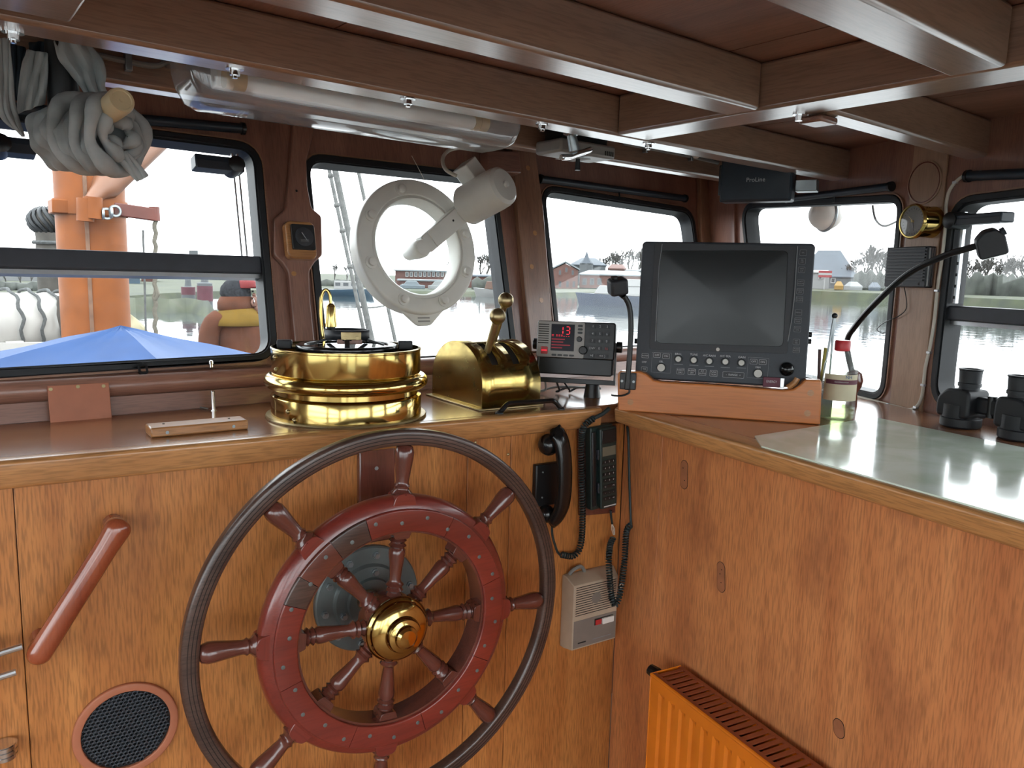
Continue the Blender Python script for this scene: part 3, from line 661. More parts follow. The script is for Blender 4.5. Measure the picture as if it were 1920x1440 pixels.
MB().lathe([(.014, .0425), (.014, .0428)], 24).build('grille_disc', 'grey_panel', it, T(ID, xf0+wx*.5, yf1-.006-hy*.22, 0))
MB().bx(xf0+.002, xf1-.002, yf0+.004, yf0+hy*.45, .0421, .0428).build('panel', 'grey_panel', it, bev=.0004)
MB().bx(xf0+wx*.48, xf0+wx*.90, yf0+hy*.31, yf0+hy*.41, .0428, .0434).build('switch_well', 'dark_gap', it)
MB().bx(xf0+wx*.64, xf0+wx*.90, yf0+hy*.31, yf0+hy*.40, .0434, .049).build('switch', 'white_plastic', it, bev=.001)
MB().bx(xf0+wx*.50, xf0+wx*.63, yf0+hy*.31, yf0+hy*.39, .0434, .0445).build('switch_mark', 'red_plastic', it)
MB().bx(xf0+wx*.12, xf0+wx*.30, yf0+hy*.085, yf0+hy*.105, .0428, .0431).build('emblem', 'dark_gap', it)
MB().bx(xf0+wx*.45, xf0+wx*.88, yf0+hy*.09, yf0+hy*.10, .0428, .0431).build('print_line', 'print_dim', it)
MB().tube(bez([(x0+.012, y1+.002, .012), (x0+.02, y1+.013, .016), (x0+.04, y1+.018, .016), (x0+.055, y1+.006, .012), (x0+.058, y1-.004, .010)], 6), .0045, 8).build('cable', 'cable_grey', it)

# ---------------------------------------------------------------- radiator
RD = .10
c0 = fpx(RC, 1222, 1263, RD); rt = c0[1]; ra = c0[0]; rl = ra+1.0; rb = ZFL+.10
ra0 = fpx(RC, 1258, 1242, .022)[0]
rd = thing('panel_radiator', 'orange painted panel radiator with slotted top grille below the chart table', 'radiator', RC)
b = MB(); N = 26; rows = []
x = ra+.012; xs = [ra+.004, ra+.022]; zs = [0, 0]
pitch = .0335; k = 0
prof = [(ra, RD-.012), (ra, RD), (ra+.026, RD)]
xx = ra+.026
while xx+pitch < rl-.02:
    prof += [(xx+.004, RD-.006), (xx+.016, RD-.006), (xx+.020, RD), (xx+pitch, RD)]; xx += pitch
prof += [(rl, RD), (rl, RD-.012)]
rows = []
for yy, fl_ in ((rt-.004, 0), (rt-.030, 0), (rt-.040, 1), (rb+.040, 1), (rb+.03, 0), (rb, 0)):
    rows.append([(px_, yy, (zz if fl_ else max(zz, RD) if zz > RD-.01 else zz)) for px_, zz in prof])
b.grid(rows); b.build('front_panel', 'radiator', rd, ang=30)
MB().bx(ra, rl, rb, rt-.004, .022, .036).build('back_panel', 'radiator', rd)
MB().bx(ra-.003, ra-.0005, rb, rt+.001, .020, RD+.002).build('side_cover', 'radiator', rd, bev=.001)
MB().tube([(ra-.001, rt-.002, RD), (rl, rt-.002, RD)], .004, 8).build('top_bead', 'radiator', rd)
for (z0, z1) in ((.020, .029), (RD-.012, RD-.001)): MB().bx(ra, rl, rt-.003, rt, z0, z1).build('grille_rail', 'radiator_grille', rd, bev=.0006)
slat = MB().bx(-.0045, .0045, -.003, 0, .029, RD-.012).mesh('grille_slat', 'radiator_grille')
k = 0
while ra+.012+k*.0165 < rl: link('grille_slat', slat, rd, T(ID, ra+.012+k*.0165, rt, 0)); k += 1
MB().bx(ra+.002, rl-.002, rb, rt-.03, .045, .075).build('convector_fins', 'dark_gap', rd)
MB().bx(ra+.06, ra+.10, rt-.12, rt-.06, .0005, .0225).build('wall_bracket', 'radiator', rd)
v = L3(RC, 1190, 1292, .06); MB().cyl((ra-.003, rt-.030, .06), (ra-.030, rt-.030, .06), .010, n=14).build('valve_body', 'radiator', rd)
for yy in (.030, .062): MB().sph((ra-.012, rt-yy-.02, .06), .012, 12, 8).build('pipe_union', 'radiator', rd)
MB().cyl((ra-.012, rt-.04, .06), (ra-.012, ZFL, .06), .008, n=12).build('pipe', 'radiator', rd)
MB().cyl((ra-.028, rt-.026, .06), (ra-.052, rt-.022, .066), .015, .012, 10).build('valve_knob', 'black', rd, bev=.002)
# ================================================================ things on the worktops
def TW(x, y, z=ZC, rz=0): return Matrix.Translation((x, y, z)) @ Matrix.Rotation(rz, 4, 'Z')
# ---------------------------------------------------------------- compass
CX, CY = .722, 1.468
cp = thing('binnacle_compass', 'round polished brass ship compass housing with beaded rim on the helm worktop', 'compass', TW(CX, CY))
MB().lathe([(.1645, 0), (.1655, .003), (.1640, .006), (.154, .0065)], 96).build('base_ring', 'brass_dull', cp)
MB().lathe([(.1545, .0065), (.1545, .044), (.1535, .046), (.149, .048), (.1445, .051), (.1435, .055), (.146, .059), (.150, .061)]+[(.1535+.0145*cos(t), .0755+.0145*sin(t)) for t in [-1.9+3.8*i/12 for i in range(13)]]+[(.1515, .0915), (.1525, .094), (.1525, .139), (.1535, .1405), (.1535, .1435), (.1515, .1445), (.1475, .1445), (.1475, .05)], 96, cap=False).build('housing', 'brass', cp, ang=28)
MB().lathe([(.147, .085), (.10, .080), (.001, .075)], 48).build('inner_bowl', 'black', cp)
MB().ring(rpoly([(.083, .135), (.104, .135), (.104, .147), (.099, .150), (.086, .149)], .002, 2), 64).build('bowl_ring', 'black_gloss', cp, ang=40)
MB().lathe([(.1035, .08), (.1035, .135)], 48, cap=False).build('bowl', 'black', cp)
MB().lathe([(.084, .140), (.001, .140)], 48).build('compass_card', 'dial_white', cp)
MB().lathe([(.084, .1452), (.0835, .1462), (.001, .1462)], 48).build('glass', 'dial_glass', cp)
bd = math.atan2(CY, CX); fwd = V((cos(bd), sin(bd), 0)); rt_ = V((sin(bd), -cos(bd), 0))
def cpt(r, f, z): return rt_*r+fwd*f+V((0, 0, z))            # right, away, up from the camera's side
hoop = [cpt(.046*cos(t), .046*sin(t)*1.0-.005, .170) for t in [2*pi*i/40 for i in range(40)]]
b = MB(); b.loft([[p+V((0, 0, dz)) for p in [q*1.0 for q in hoop]] for dz in (-.010, .010)], cap=False)
o = b.build('azimuth_hoop', 'slate_dark', cp); sm = o.modifiers.new('t', 'SOLIDIFY'); sm.thickness = .005
for sx, sf in ((-.075, -.03), (.075, -.03), (0, -.085), (-.04, .07), (.04, .07)):
    q0 = cpt(sx, sf, .150); q1 = cpt(sx*.45, sf*.5-.003, .163); MB().bar(q0, q1, .010, .004).build('hoop_arm', 'black', cp, bev=.001)
MB().box(cpt(.008, -.052, .170), (.040, .003, .016), Matrix.Rotation(bd-pi/2, 3, 'Z')).build('name_plate', 'brass_dull', cp, bev=.001)
for dx in (-.012, .012): MB().cyl(cpt(.008+dx, -.0565, .166), cpt(.008+dx, -.053, .166), .004, n=12).build('plate_screw', 'brass_dull', cp)
MB().box(cpt(.005, -.035, .158), (.05, .03, .010), Matrix.Rotation(bd-pi/2, 3, 'Z')).build('hoop_block', 'dark_x', cp, bev=.002)
for sx in (-.127, .122):
    MB().box(cpt(sx, .02, .146), (.03, .022, .018), Matrix.Rotation(bd-pi/2, 3, 'Z')).build('gimbal_bearing', 'slate_dark', cp, bev=.002)
    MB().cyl(cpt(sx*.80, .02, .142), cpt(sx*1.1, .02, .142), .005, n=10).build('gimbal_pin', 'brass_dull', cp)
for an, z in ((-2.72, .022), (-2.57, .010)):
    q = V((cos(bd-an+pi/2), sin(bd-an+pi/2), 0)); 
for rr, z in ((-.113, .026), (-.100, .011)):
    q = cpt(rr, -math.sqrt(.1548**2-rr*rr), z); MB().sph(q, .0048, 12, 8).build('screw', 'brass_dull', cp)
for rr, z in ((-.139, .128), (-.137, .104)):
    q = cpt(rr, -math.sqrt(.1528**2-rr*rr), z); MB().sph(q, .0045, 12, 8).build('screw', 'brass_dull', cp)
# lamp on its bent brass arm
arm = [cpt(-.048, .03, .145), cpt(-.053, .03, .19), cpt(-.054, .03, .230), cpt(-.050, .03, .252), cpt(-.043, .03, .2595), cpt(-.036, .03, .252), cpt(-.033, .03, .232)]
MB().tube(bez(arm, 8), .0035, 10).build('lamp_arm', 'brass', cp)
q = cpt(-.033, .03, 0)
MB().lathe([(.004, .232), (.008, .228), (.0095, .224), (.0105, .200), (.0125, .183), (.0115, .182)], 20, TW(q.x, q.y, 0)).build('lamp_shade', 'brass', cp)
MB().lathe([(.009, .182), (.009, .172)], 16, TW(q.x, q.y, 0)).build('lamp_socket', 'black', cp)

# ---------------------------------------------------------------- brass throttle box with two levers
u = V((.9976, -.0699, 0)); TB = FR((.996, 1.362, ZC), u, (0, 0, 1))      # local: x right, y up, z towards the room
tb = thing('throttle_box', 'arched brass engine control box with two slots and ball-topped levers', 'engine control', TB)
WT, DT, HS, HR = .160, .232, .052, .094
def arch(t): return (-DT/2+DT/2*cos(t), HS+HR*sin(t))       # (depth z, y)
angs = [pi*i/40 for i in range(41)]
prof = [(0, .004)]+[arch(t) for t in angs]+[(-DT, .004)]
for x0, x1, nm in ((0, .0015, 'side_plate'), (WT-.0015, WT, 'side_plate')):
    b = MB().loft([[(x, y, z) for z, y in prof] for x in (x0, x1)]); b.build(nm, 'brass_worn', tb, bev=.0008)
SL0, SL1 = .52, 1.30                                     # slot extent as arch angle
slots = [(.036, .050), (.094, .108)]
def strip(x0, x1, pf):
    b = MB(); th = .0015
    pin = [(z*(1-.0) if 0 else z, y) for z, y in pf]
    rows = [[(x0, y, z), (x1, y, z)] for z, y in pf]; b.grid(rows); return b
full = [(0, .004)]+[arch(t) for t in angs]+[(-DT, .004)]
b = MB()
xs = [0, .034, .052, .092, .110, WT]
an2 = [0, .1, .2, .3, SL0]+[SL0+(SL1-SL0)*i/8 for i in range(1, 9)]+[SL1+(pi-SL1)*i/24 for i in range(1, 25)]
pf = [(0, .004)]+[arch(t) for t in an2]+[(-DT, .004)]; tt = [-1]+an2+[4]
vs = [(x, y, z) for z, y in pf for x in xs]; n = len(xs); fs = []
for j in range(len(pf)-1):
    for i in range(n-1):
        mid = (tt[j]+tt[j+1])/2
        if i in (1, 3) and SL0 < mid < SL1: continue
        fs.append((j*n+i, j*n+i+1, (j+1)*n+i+1, (j+1)*n+i))
b.add(vs, fs); o = b.build('hood', 'brass_worn', tb, ang=50); sm = o.modifiers.new('t', 'SOLIDIFY'); sm.thickness = .0015
b = MB(); rows = [[(x, .97*(y-.03)+.03, -DT/2+(z+DT/2)*.95) for x in (.004, WT-.004)] for z, y in [arch(SL0-.1+(SL1-SL0+.2)*i/8) for i in range(9)]]
b.grid(rows); b.build('slot_lining', 'dark_gap', tb)
MB().bx(-.012, WT+.006, 0, .004, -DT-.012, .006).build('base_plate', 'brass_dull', tb, bev=.001)
def lever(x, ang_, px, dist):
    z0, y0 = arch(ang_); p = TB.inverted() @ far(px[0], px[1], dist)
    p = V((x, p.y, p.z)); base = V((x, y0-.004, z0-.002))
    MB().tube([base, base.lerp(p, .95)], [.0080, .0086], 14).build('lever', 'brass_dull', tb)
    MB().sph(p, .0185, 20, 14).build('lever_knob', 'brass_dull', tb)
lever(.043, .95, (946, 593), 1.73); lever(.101, 1.55, (951, 563), 1.80)
# the slot of the far lever reaches to the top
# ---------------------------------------------------------------- black grab bar on the worktop edge
g0 = onz(936, 776, ZC); g1 = onz(1052, 768, ZC); up = V((0, 0, .022))
gb = thing('black_grab_bar', 'low black bent grab bar on the worktop edge by the brass control box', 'handle')
MB().tube(bez([g0, g0+(g1-g0)*.12+up*.9, g0+(g1-g0)*.26+up, g0+(g1-g0)*.74+up, g0+(g1-g0)*.88+up*.9, g1], 6), .0055, 10).build('bar', 'black_gloss', gb)
for g in (g0, g1): MB().lathe([(.009, .0002), (.009, .003), (.006, .006)], 14).build('foot', 'black', gb, TW(g.x, g.y))
# ---------------------------------------------------------------- wooden block, wall plate, pins
q0 = onz(283, 822, ZC); q1 = onz(466, 805, ZC); dr = (q1-q0).normalized(); BF = FR(q0, dr, (0, 0, 1))
wb = thing('wooden_block', 'long pale wooden block with screws lying on the helm worktop', 'block', BF)
L_ = (q1-q0).length; MB().bx(0, L_, .0003, .018, -.05, 0).build('block', 'edge_x', wb, bev=.003)
for x in (.16, .84): MB().cyl((L_*x, .008, -.001), (L_*x, .008, .0008), .003, n=10).build('screw', 'steel', wb); MB().cyl((L_*x, .0178, -.03), (L_*x, .0188, -.03), .0022, n=8).build('screw_hole', 'dark_gap', wb)
a0, b0 = fpx(FW, 88, 724, .030); a1, b1 = fpx(FW, 210, 790, .030)
wp = thing('cover_plate', 'square brown wooden cover plate screwed below the left window', 'plate', FW)
MB().bx(a0, a1, b1+.004, b0, .0285, .0335).build('plate', 'terracotta', wp, bev=.001)
for (x, y) in ((95, 730), (146, 725), (194, 724)): MB().cyl((*fpx(FW, x, y, .0335), .033), (*fpx(FW, x, y, .0335), .0345), .0035, n=10).build('screw', 'brass_dull', wp)
p = onz(400, 769, ZC); mp_ = thing('metal_pin', 'short upright steel pin standing on the worktop under the left window', 'pin', TW(p.x, p.y))
MB().lathe([(.0042, .0002), (.0042, .040), (.003, .0415)], 14).build('pin', 'chrome', mp_); MB().lathe([(.008, .0002), (.008, .0015)], 14).build('foot', 'chrome', mp_)
a, b = fpx(FW, 397, 685, .02); o = MB().lathe([(.004, 0), (.004, .006), (.0055, .007), (.0055, .014), (.002, .016)], 12).build('window_stud', 'chrome', None, T(FW, a, b-.004, .016, rx=-pi/2)); tag(o, 'tiny steel stud on the sill nosing under the left window', 'stud')
a, b = fpx(FW, 267, 693, .02); o = MB().plate(rrect(-.009, .009, -.010, .010, .004), [rrect(-.005, .005, -.006, .006, .003)], -.003, .003).build('window_hook', 'black', None, T(FW, a, b, .026, rx=rad(-10))); tag(o, 'small black square loop at the bottom edge of the left window', 'hook')
q = [onz(340, 762, ZC), onz(350, 766, ZC), onz(372, 765, ZC), onz(390, 768, ZC)]
o = MB().tube(bez([p+V((0, 0, .002)) for p in q], 5), .0015, 6).build('loose_wire', 'cable_grey'); tag(o, 'short loose wire lying on the worktop by the steel pin', 'wire')

# ---------------------------------------------------------------- VHF radio on bracket
rc_ = far(1080, 638, 1.90); ua = rad(-50)
RF = FR(rc_, (cos(ua), sin(ua), 0), (sin(rad(0)), 0, 1)) @ Matrix.Rotation(rad(-6), 4, 'X')
def rp(x, y, w=0): return fpx(RF, x, y, w)
c = [rp(1008, 599), rp(1156, 607), rp(1150, 678), rp(1005, 668)]
x0 = (c[0][0]+c[3][0])/2; x1 = (c[1][0]+c[2][0])/2; y1 = (c[0][1]+c[1][1])/2; y0 = (c[2][1]+c[3][1])/2
RWd, RHt = x1-x0, y1-y0; xm, ym = (x0+x1)/2, (y0+y1)/2
RF2 = T(RF, xm, ym, 0)
vhf = thing('marine_radio', 'marine radio with red channel 13 display and keypad on a black bracket', 'radio', RF2)
MB().prism(rrect(-RWd/2+.004, RWd/2-.004, -RHt/2-.040, RHt/2-.006, .006), -.10, -.016).build('case', 'black', vhf, bev=.003)
MB().prism(rrect(-RWd/2, RWd/2, -RHt/2, RHt/2, .006), -.022, -.002).build('bezel', 'black', vhf, bev=.003)
hx = lambda t: -RWd/2+RWd*t
hy_ = lambda t: RHt/2-RHt*t
MB().prism(rrect(hx(.01), hx(.615), hy_(.98), hy_(.015), .004), -.004, .0005).build('silver_face', 'silver_plastic', vhf, bev=.001)
for k in range(9): MB().bx(hx(.02), hx(.155), hy_(.105+.062*k)-.0011, hy_(.105+.062*k)+.0011, .0004, .0012).build('speaker_slot', 'dark_gap', vhf)
MB().prism(rrect(hx(.185), hx(.485), hy_(.80), hy_(.085), .001), .0005, .0010).build('display', 'lcd_dark', vhf)
def seg7(ch, x, y, h):
    S = {'1': 'bc', '3': 'abgcd'}[ch]; wd = h*.52; t = h*.12
    R = dict(a=(0, h, wd, 0), g=(0, h/2, wd, 0), d=(0, 0, wd, 0), b=(wd, h*.75, 0, h/2), c=(wd, h*.25, 0, h/2), f=(0, h*.75, 0, h/2), e=(0, h*.25, 0, h/2))
    for s_ in S:
        cx, cy, lx, ly = R[s_]
        if lx: MB().bx(x+t*.7, x+wd-t*.7, y+cy-t/2, y+cy+t/2, .0010, .0014).build('display_digit', 'led_red', vhf)
        else: MB().bx(x+cx-t/2, x+cx+t/2, y+cy-ly/2+t*.6, y+cy+ly/2-t*.6, .0010, .0014).build('display_digit', 'led_red', vhf)
DH = RHt*.20
seg7('1', hx(.285), hy_(.35), DH); seg7('3', hx(.372), hy_(.35), DH)
for k, (x_, w_) in enumerate(((.195, .025), (.25, .02), (.282, .02), (.314, .02))):
    for yy in (.375, .405): MB().bx(hx(x_), hx(x_+w_), hy_(yy)-.0005, hy_(yy)+.0005, .001, .0013).build('display_mark', 'led_red', vhf)
for x_ in (.345, .375, .405): MB().bx(hx(x_), hx(x_+.015), hy_(.41)-.0005, hy_(.41)+.0005, .001, .0013).build('display_mark', 'led_red', vhf)
for yy, w_ in ((.49, .17), (.565, .15), (.645, .24), (.72, .14)): MB().bx(hx(.195), hx(.195+w_), hy_(yy)-.0013, hy_(yy)+.0013, .001, .0013).build('display_line', 'led_dim', vhf)
MB().bx(hx(.185), hx(.485), hy_(.785), hy_(.455), .0010, .00105).build('display_tint', 'led_dim' if 0 else 'lcd_dark', vhf)
MB().prism(rrect(hx(.06), hx(.15), hy_(.90), hy_(.70), .002), .0005, .002).build('distress_cover', 'red_plastic', vhf, bev=.001)
MB().bx(hx(.07), hx(.14), hy_(.815), hy_(.785), .002, .0023).build('distress_print', 'led_red', vhf)
for k in range(4): MB().prism(rrect(-.0062, .0062, -.0024, .0024, .0022), .0005, .0022).build('soft_key', 'black', vhf, T(ID, hx(.235+.075*k), hy_(.915), 0))
for k in range(3): MB().prism(rrect(-.0060, .0060, -.0028, .0028, .0026), .0005, .0022).build('side_key', 'black', vhf, T(ID, hx(.555), hy_(.115+.09*k), 0))
MB().lathe([(.0068, .0005), (.0068, .004), (.0055, .005)], 20).build('dial', 'black', vhf, T(ID, hx(.55), hy_(.47), 0))
MB().lathe([(.0105, -.002), (.0105, .008), (.009, .010)], 28).build('tuning_knob', 'black', vhf, T(ID, hx(.605), hy_(.76), 0), bev=.001)
keys = ['1', '2', '3', '4', '5', '6', '7', '8', '9', 'DW', '0', '16', 'HI', '', '']
kb = MB().prism(rrect(-.0065, .0065, -.0045, .0045, .002), -.002, .0004).mesh('key', 'slate_dark', 35)
for i, kx in enumerate(keys):
    x = hx(.715+.09*(i % 3)); y = hy_(.11+.195*(i//3))
    if i < 13: link('key', kb, vhf, T(ID, x, y, 0))
    if kx: text('key_print', kx, .0085, 'red_plastic' if kx == '16' else 'print_white', vhf, T(ID, x, y, .0007))
MB().prism(rrect(-.014, .014, -.0045, .0045, .002), -.002, .0004).build('key', 'slate_dark', vhf, T(ID, hx(.85), hy_(.89), 0))
text('key_print', '<< )', .0085, 'print_white', vhf, T(ID, hx(.85), hy_(.89), .0007))
# bracket: side arms with knobs, cross bar, post to the worktop
for sx in (-1, 1):
    MB().cyl((sx*(RWd/2+.001), -.012, -.045), (sx*(RWd/2+.016), -.012, -.045), .014, n=16).build('bracket_knob', 'black', vhf, bev=.002)
    MB().bx(sx*(RWd/2+.0005)-.0015 if sx > 0 else -RWd/2-.002, sx*(RWd/2+.0005)+.0015 if sx > 0 else -RWd/2+.001, -RHt/2-.055, -.002, -.06, -.03).build('bracket_arm', 'black', vhf)
MB().bx(-RWd/2-.002, RWd/2+.003, -RHt/2-.062, -RHt/2-.050, -.062, -.03).build('bracket_bar', 'black', vhf, bev=.001)
foot = RF2 @ V((RWd*.22, -RHt/2-.06, -.05))
MB().cyl((foot.x, foot.y, foot.z), (foot.x, foot.y, ZC+.0005), .017, .022, 14).build('bracket_post', 'black', vhf, RF2.inverted())
for k, (xa, xb) in enumerate(((.1, .62), (.25, .75), (.35, .82))):
    pa_ = RF2 @ V((hx(xa), -RHt/2-.06, -.045)); pb_ = V((pa_.x+.02*k, pa_.y+.02, ZC+.006)); pc_ = RF2 @ V((hx(xb), -RHt/2-.05, -.07)); pc_.z = ZC+.02
    MB().tube(bez([pa_, (pa_+pb_)/2+V((.01, 0, -.01)), pb_, (pb_+pc_)/2+V((0, .02, .004)), pc_], 6), .0028, 8).build('cable', 'black' if k else 'cable_grey', vhf, RF2.inverted())

# ---------------------------------------------------------------- radar shelf board and radar
bp0 = V((1.279, 1.183, ZC)); bp1 = V((1.520, .859, ZC)); RB = FR(bp0, bp1-bp0, (0, 0, 1))
def bq(x, y, w=0): return fpx(RB, x, y, w)
sh = thing('radar_shelf', 'orange-brown varnished wooden cradle board holding the radar display', 'shelf', RB)
out = [bq(1158, 775), bq(1158, 700), bq(1163, 696), bq(1200, 697), bq(1212, 702), bq(1225, 713), bq(1240, 716), bq(1340, 722), bq(1470, 732), bq(1488, 730), bq(1500, 722), bq(1510, 712), bq(1540, 713), bq(1541, 720), bq(1538, 797)]
out = [(x, max(y, .0006)) for x, y in out]; out[0] = (out[0][0], .0006); out[-1] = (out[-1][0], .0006)
MB().prism(out[::-1], -.028, 0).build('front_board', 'board_x', sh, bev=.003)
for (x, y) in ((1182, 754), (1520, 737), (1514, 775)):
    MB().lathe([(.0068, 0), (.0068, .0006)], 18).build('wood_plug', 'edge_x', sh, T(ID, *bq(x, y), 0))
xr = out[-1][0]
for xx in (.012, xr-.04): MB().bx(xx, xx+.022, .0006, .055, -.20 if xx > .1 else -.06, -.0285).build('side_rail', 'board_x', sh, bev=.002)
MB().tube(bez([(bq(1478, 730)[0], bq(1478, 730)[1]+.002, -.014), (bq(1490, 722)[0], bq(1490, 722)[1]+.003, -.012), (bq(1496, 712)[0], bq(1496, 712)[1]+.002, -.012)], 5), .0065, 10).build('retaining_peg', 'edge_x', sh)
RDF = T(RB, 0, 0, -.034, rx=rad(-3))
def dq(x, y, w=0): return fpx(RDF, x, y, w)
c = [dq(1206, 450), dq(1528, 459), dq(1512, 714), dq(1189, 706)]
x0 = (c[0][0]+c[3][0])/2; x1 = (c[1][0]+c[2][0])/2; y1 = (c[0][1]+c[1][1])/2; y0 = min(c[2][1], c[3][1])-.004
RX, RY = x1-x0, y1-y0
rdr = thing('radar_display', 'square dark grey radar display with black screen and rows of knobs', 'radar', T(RDF, x0, y0, 0))
gx = lambda px: None
def rl(x, y): a, b = dq(x, y); return a-x0, b-y0
MB().prism(rrect(0, RX, 0, RY, .010), -.05, 0).build('front_case', 'slate', rdr, bev=.004, seg=3)
MB().loft([[(.006, .006, -.05), (RX-.006, .006, -.05), (RX-.006, RY-.006, -.05), (.006, RY-.006, -.05)], [(.04, .012, -.24), (RX-.04, .012, -.24), (RX-.04, RY-.07, -.24), (.04, RY-.07, -.24)]]).build('rear_case', 'slate_dark', rdr, bev=.006)
s0 = rl(1238, 470); s1 = rl(1478, 470); s2 = rl(1468, 650); s3 = rl(1230, 643)
scr = rpoly([s3, s2, s1, s0], .012, 6)
fr_o = rpoly([rl(1218, 655), rl(1476, 663), rl(1494, 462), rl(1228, 455)], .006, 4)
MB().plate(fr_o, [scr], .0, .004).build('screen_bezel', 'slate_dark', rdr, bev=.0015)
n_ = len(scr); cxs = sum(p[0] for p in scr)/n_; cys = sum(p[1] for p in scr)/n_
b = MB(); loops = []
for k in range(7):
    t = 1-k/7; loops.append([(cxs+(x-cxs)*t, cys+(y-cys)*t, .0004+.0028*(1-t*t)) for x, y in scr])
b.loft(loops); b.build('screen', 'screen', rdr, ang=60)
for pts in (((1242, 458), (1236, 500), (1229, 640)), ((1495, 462), (1489, 560), (1484, 600), (1477, 640))):
    P = [V((*rl(x, y), .0042)) for x, y in pts]; MB().tube(P, .0009, 6).build('trim_line', 'print_dim', rdr)
kn = MB().lathe([(.0088, 0), (.0088, .006), (.0080, .007), (.0055, .0072)], 20).mesh('knob', 'black', 40); kc_ = MB().lathe([(.0060, .0), (.0060, .0012)], 18).mesh('knob_cap', 'knob_white', 40)
def knob(x, y, k=1.0):
    a, b = rl(x, y); o = link('knob', kn, rdr, T(ID, a, b, 0) @ Matrix.Diagonal((k, k, 1, 1)))
    link('knob_cap', kc_, o, T(ID, 0, 0, .0071) @ Matrix.Diagonal(((1.28, 1.28, 1, 1) if k > 1 else (1, 1, 1, 1))))
for x, y in ((1272, 673), (1301, 675), (1330, 677), (1360, 678), (1390, 680)): knob(x, y)
knob(1240, 689, 1.12); knob(1421, 700, 1.12)
a, b = rl(1346, 655); MB().lathe([(.004, 0), (.004, .0055)], 14).build('sensor', 'knob_white', rdr, T(ID, a, b, 0))
a, b = rl(1475, 692); MB().sph((a, b, .004), .0155, 24, 14).build('track_ball', 'black_gloss', rdr)
for s_, x, y, sz in (('BRILL', 1272, 664, .0052), ('TUNE', 1301, 665, .0052), ('A/C RAIN', 1330, 667, .0052), ('A/C SEA', 1360, 668, .0052), ('GAIN', 1391, 670, .0052), ('EBL', 1240, 678, .0045), ('VRM', 1421, 689, .0045), ('OFF', 1208, 679, .005)):
    text('control_print', s_, sz*1.25, 'print_white', rdr, T(ID, *rl(x, y), .0004))
def button(x, y, w_, h_, lines, sz=.0048, mat='print_white'):
    a, b = rl(x, y); o = MB().prism(rrect(-w_/2, w_/2, -h_/2, h_/2, .0015), 0, .0012).build('button', 'slate_dark', rdr, T(ID, a, b, 0))
    MB().plate(rrect(-w_/2, w_/2, -h_/2, h_/2, .0015), [rrect(-w_/2+.0005, w_/2-.0005, -h_/2+.0005, h_/2-.0005, .0013)], .0012, .0014).build('button_outline', mat, o)
    for i, l in enumerate(lines):
        yy = (len(lines)-1)*sz*.55-i*sz*1.1; text('button_print', l, sz, mat, o, T(ID, 0, yy, .0014))
for x, y, l in ((1232, 666, ['OFF']), (1249, 668, ['ON']), (1413, 678, ['OFF']), (1430, 679, ['ON'])): button(x, y, .0155, .011, l, .006)
button(1210, 667, .016, .010, ['POWER'], .004); button(1208, 692, .0135, .0105, ['TX'], .006)
for x, y, l in ((1276, 696, ['NIGHT', 'DAY']), (1297, 697, ['AUDIO', 'OFF']), (1317, 698, ['A/C', 'AUTO']), (1338, 700, ['FUNC', 'TION'])): button(x, y, .0165, .0135, l, .0048)
button(1375, 703, .046, .013, ['-  RANGE  +'], .006)
for x, y in ((1240, 680), (1421, 690)):     # boxes printed round the two bearing knobs
    a, b = rl(x, y); MB().plate(rrect(-.022, .022, -.023, .023, .0012), [rrect(-.0215, .0215, -.0225, .0225, .001)], 0, .0003).build('printed_box', 'print_dim', rdr, T(ID, a, b, 0))
for x, y in ((1272, 683), (1301, 685), (1330, 687), (1360, 689), (1390, 690)): a, b = rl(x, y); MB().bx(a-.010, a+.010, b-.0006, b+.0006, 0, .0003).build('print_line', 'print_dim', rdr)
for x, y, l in ((1506, 474, ['EBL']), (1504, 490, ['EBL', 'OFF']), (1503, 506, ['VRM', 'CLR']), (1501, 530, ['SHIFT', 'ZOOM']), (1500, 546, ['INDEX', 'LINE']), (1499, 561, ['GUARD', 'ALARM']), (1497, 586, ['MENU']), (1496, 601, ['ECHO', 'TRAIL']), (1495, 617, ['ECHO', 'STR']), (1493, 641, ['INT', 'REJ']), (1493, 656, ['PULSE', 'WIDTH'])):
    button(x, y, .0140, .0125, l, .0040, 'print_dim')
for (x, y) in ((1530, 628), (1529, 641)): a, b = rl(x, y); MB().cyl((RX-.001, b, -.025), (RX+.008, b, -.025), .006, n=12).build('side_screw', 'black', rdr)
MB().cyl((.001, rl(1190, 640)[1], -.025), (-.008, rl(1190, 640)[1], -.025), .006, n=12).build('side_screw', 'black', rdr)
# badge at the lower edge
b0_ = rl(1431, 706); b1_ = rl(1469, 728)
bat = thing('battery', 'small dark maroon block battery with silver end resting on the radar cradle', 'battery', rdr.matrix_world.copy())
bw0, bw1, bh0, bh1 = b0_[0], b1_[0], b1_[1]+.0015, b0_[1]
MB().bx(bw0, bw1-.009, bh0, bh1, .0006, .014).build('case', 'label_purple', bat, bev=.001)
MB().bx(bw1-.0088, bw1, bh0, bh1, .0006, .014).build('end_cap', 'alu', bat, bev=.001)
text('print', 'ENERGY', .0075, 'print_white', bat, T(ID, (bw0+bw1-.009)/2, (bh0+bh1)/2+.0015, .0143), wid=.022)

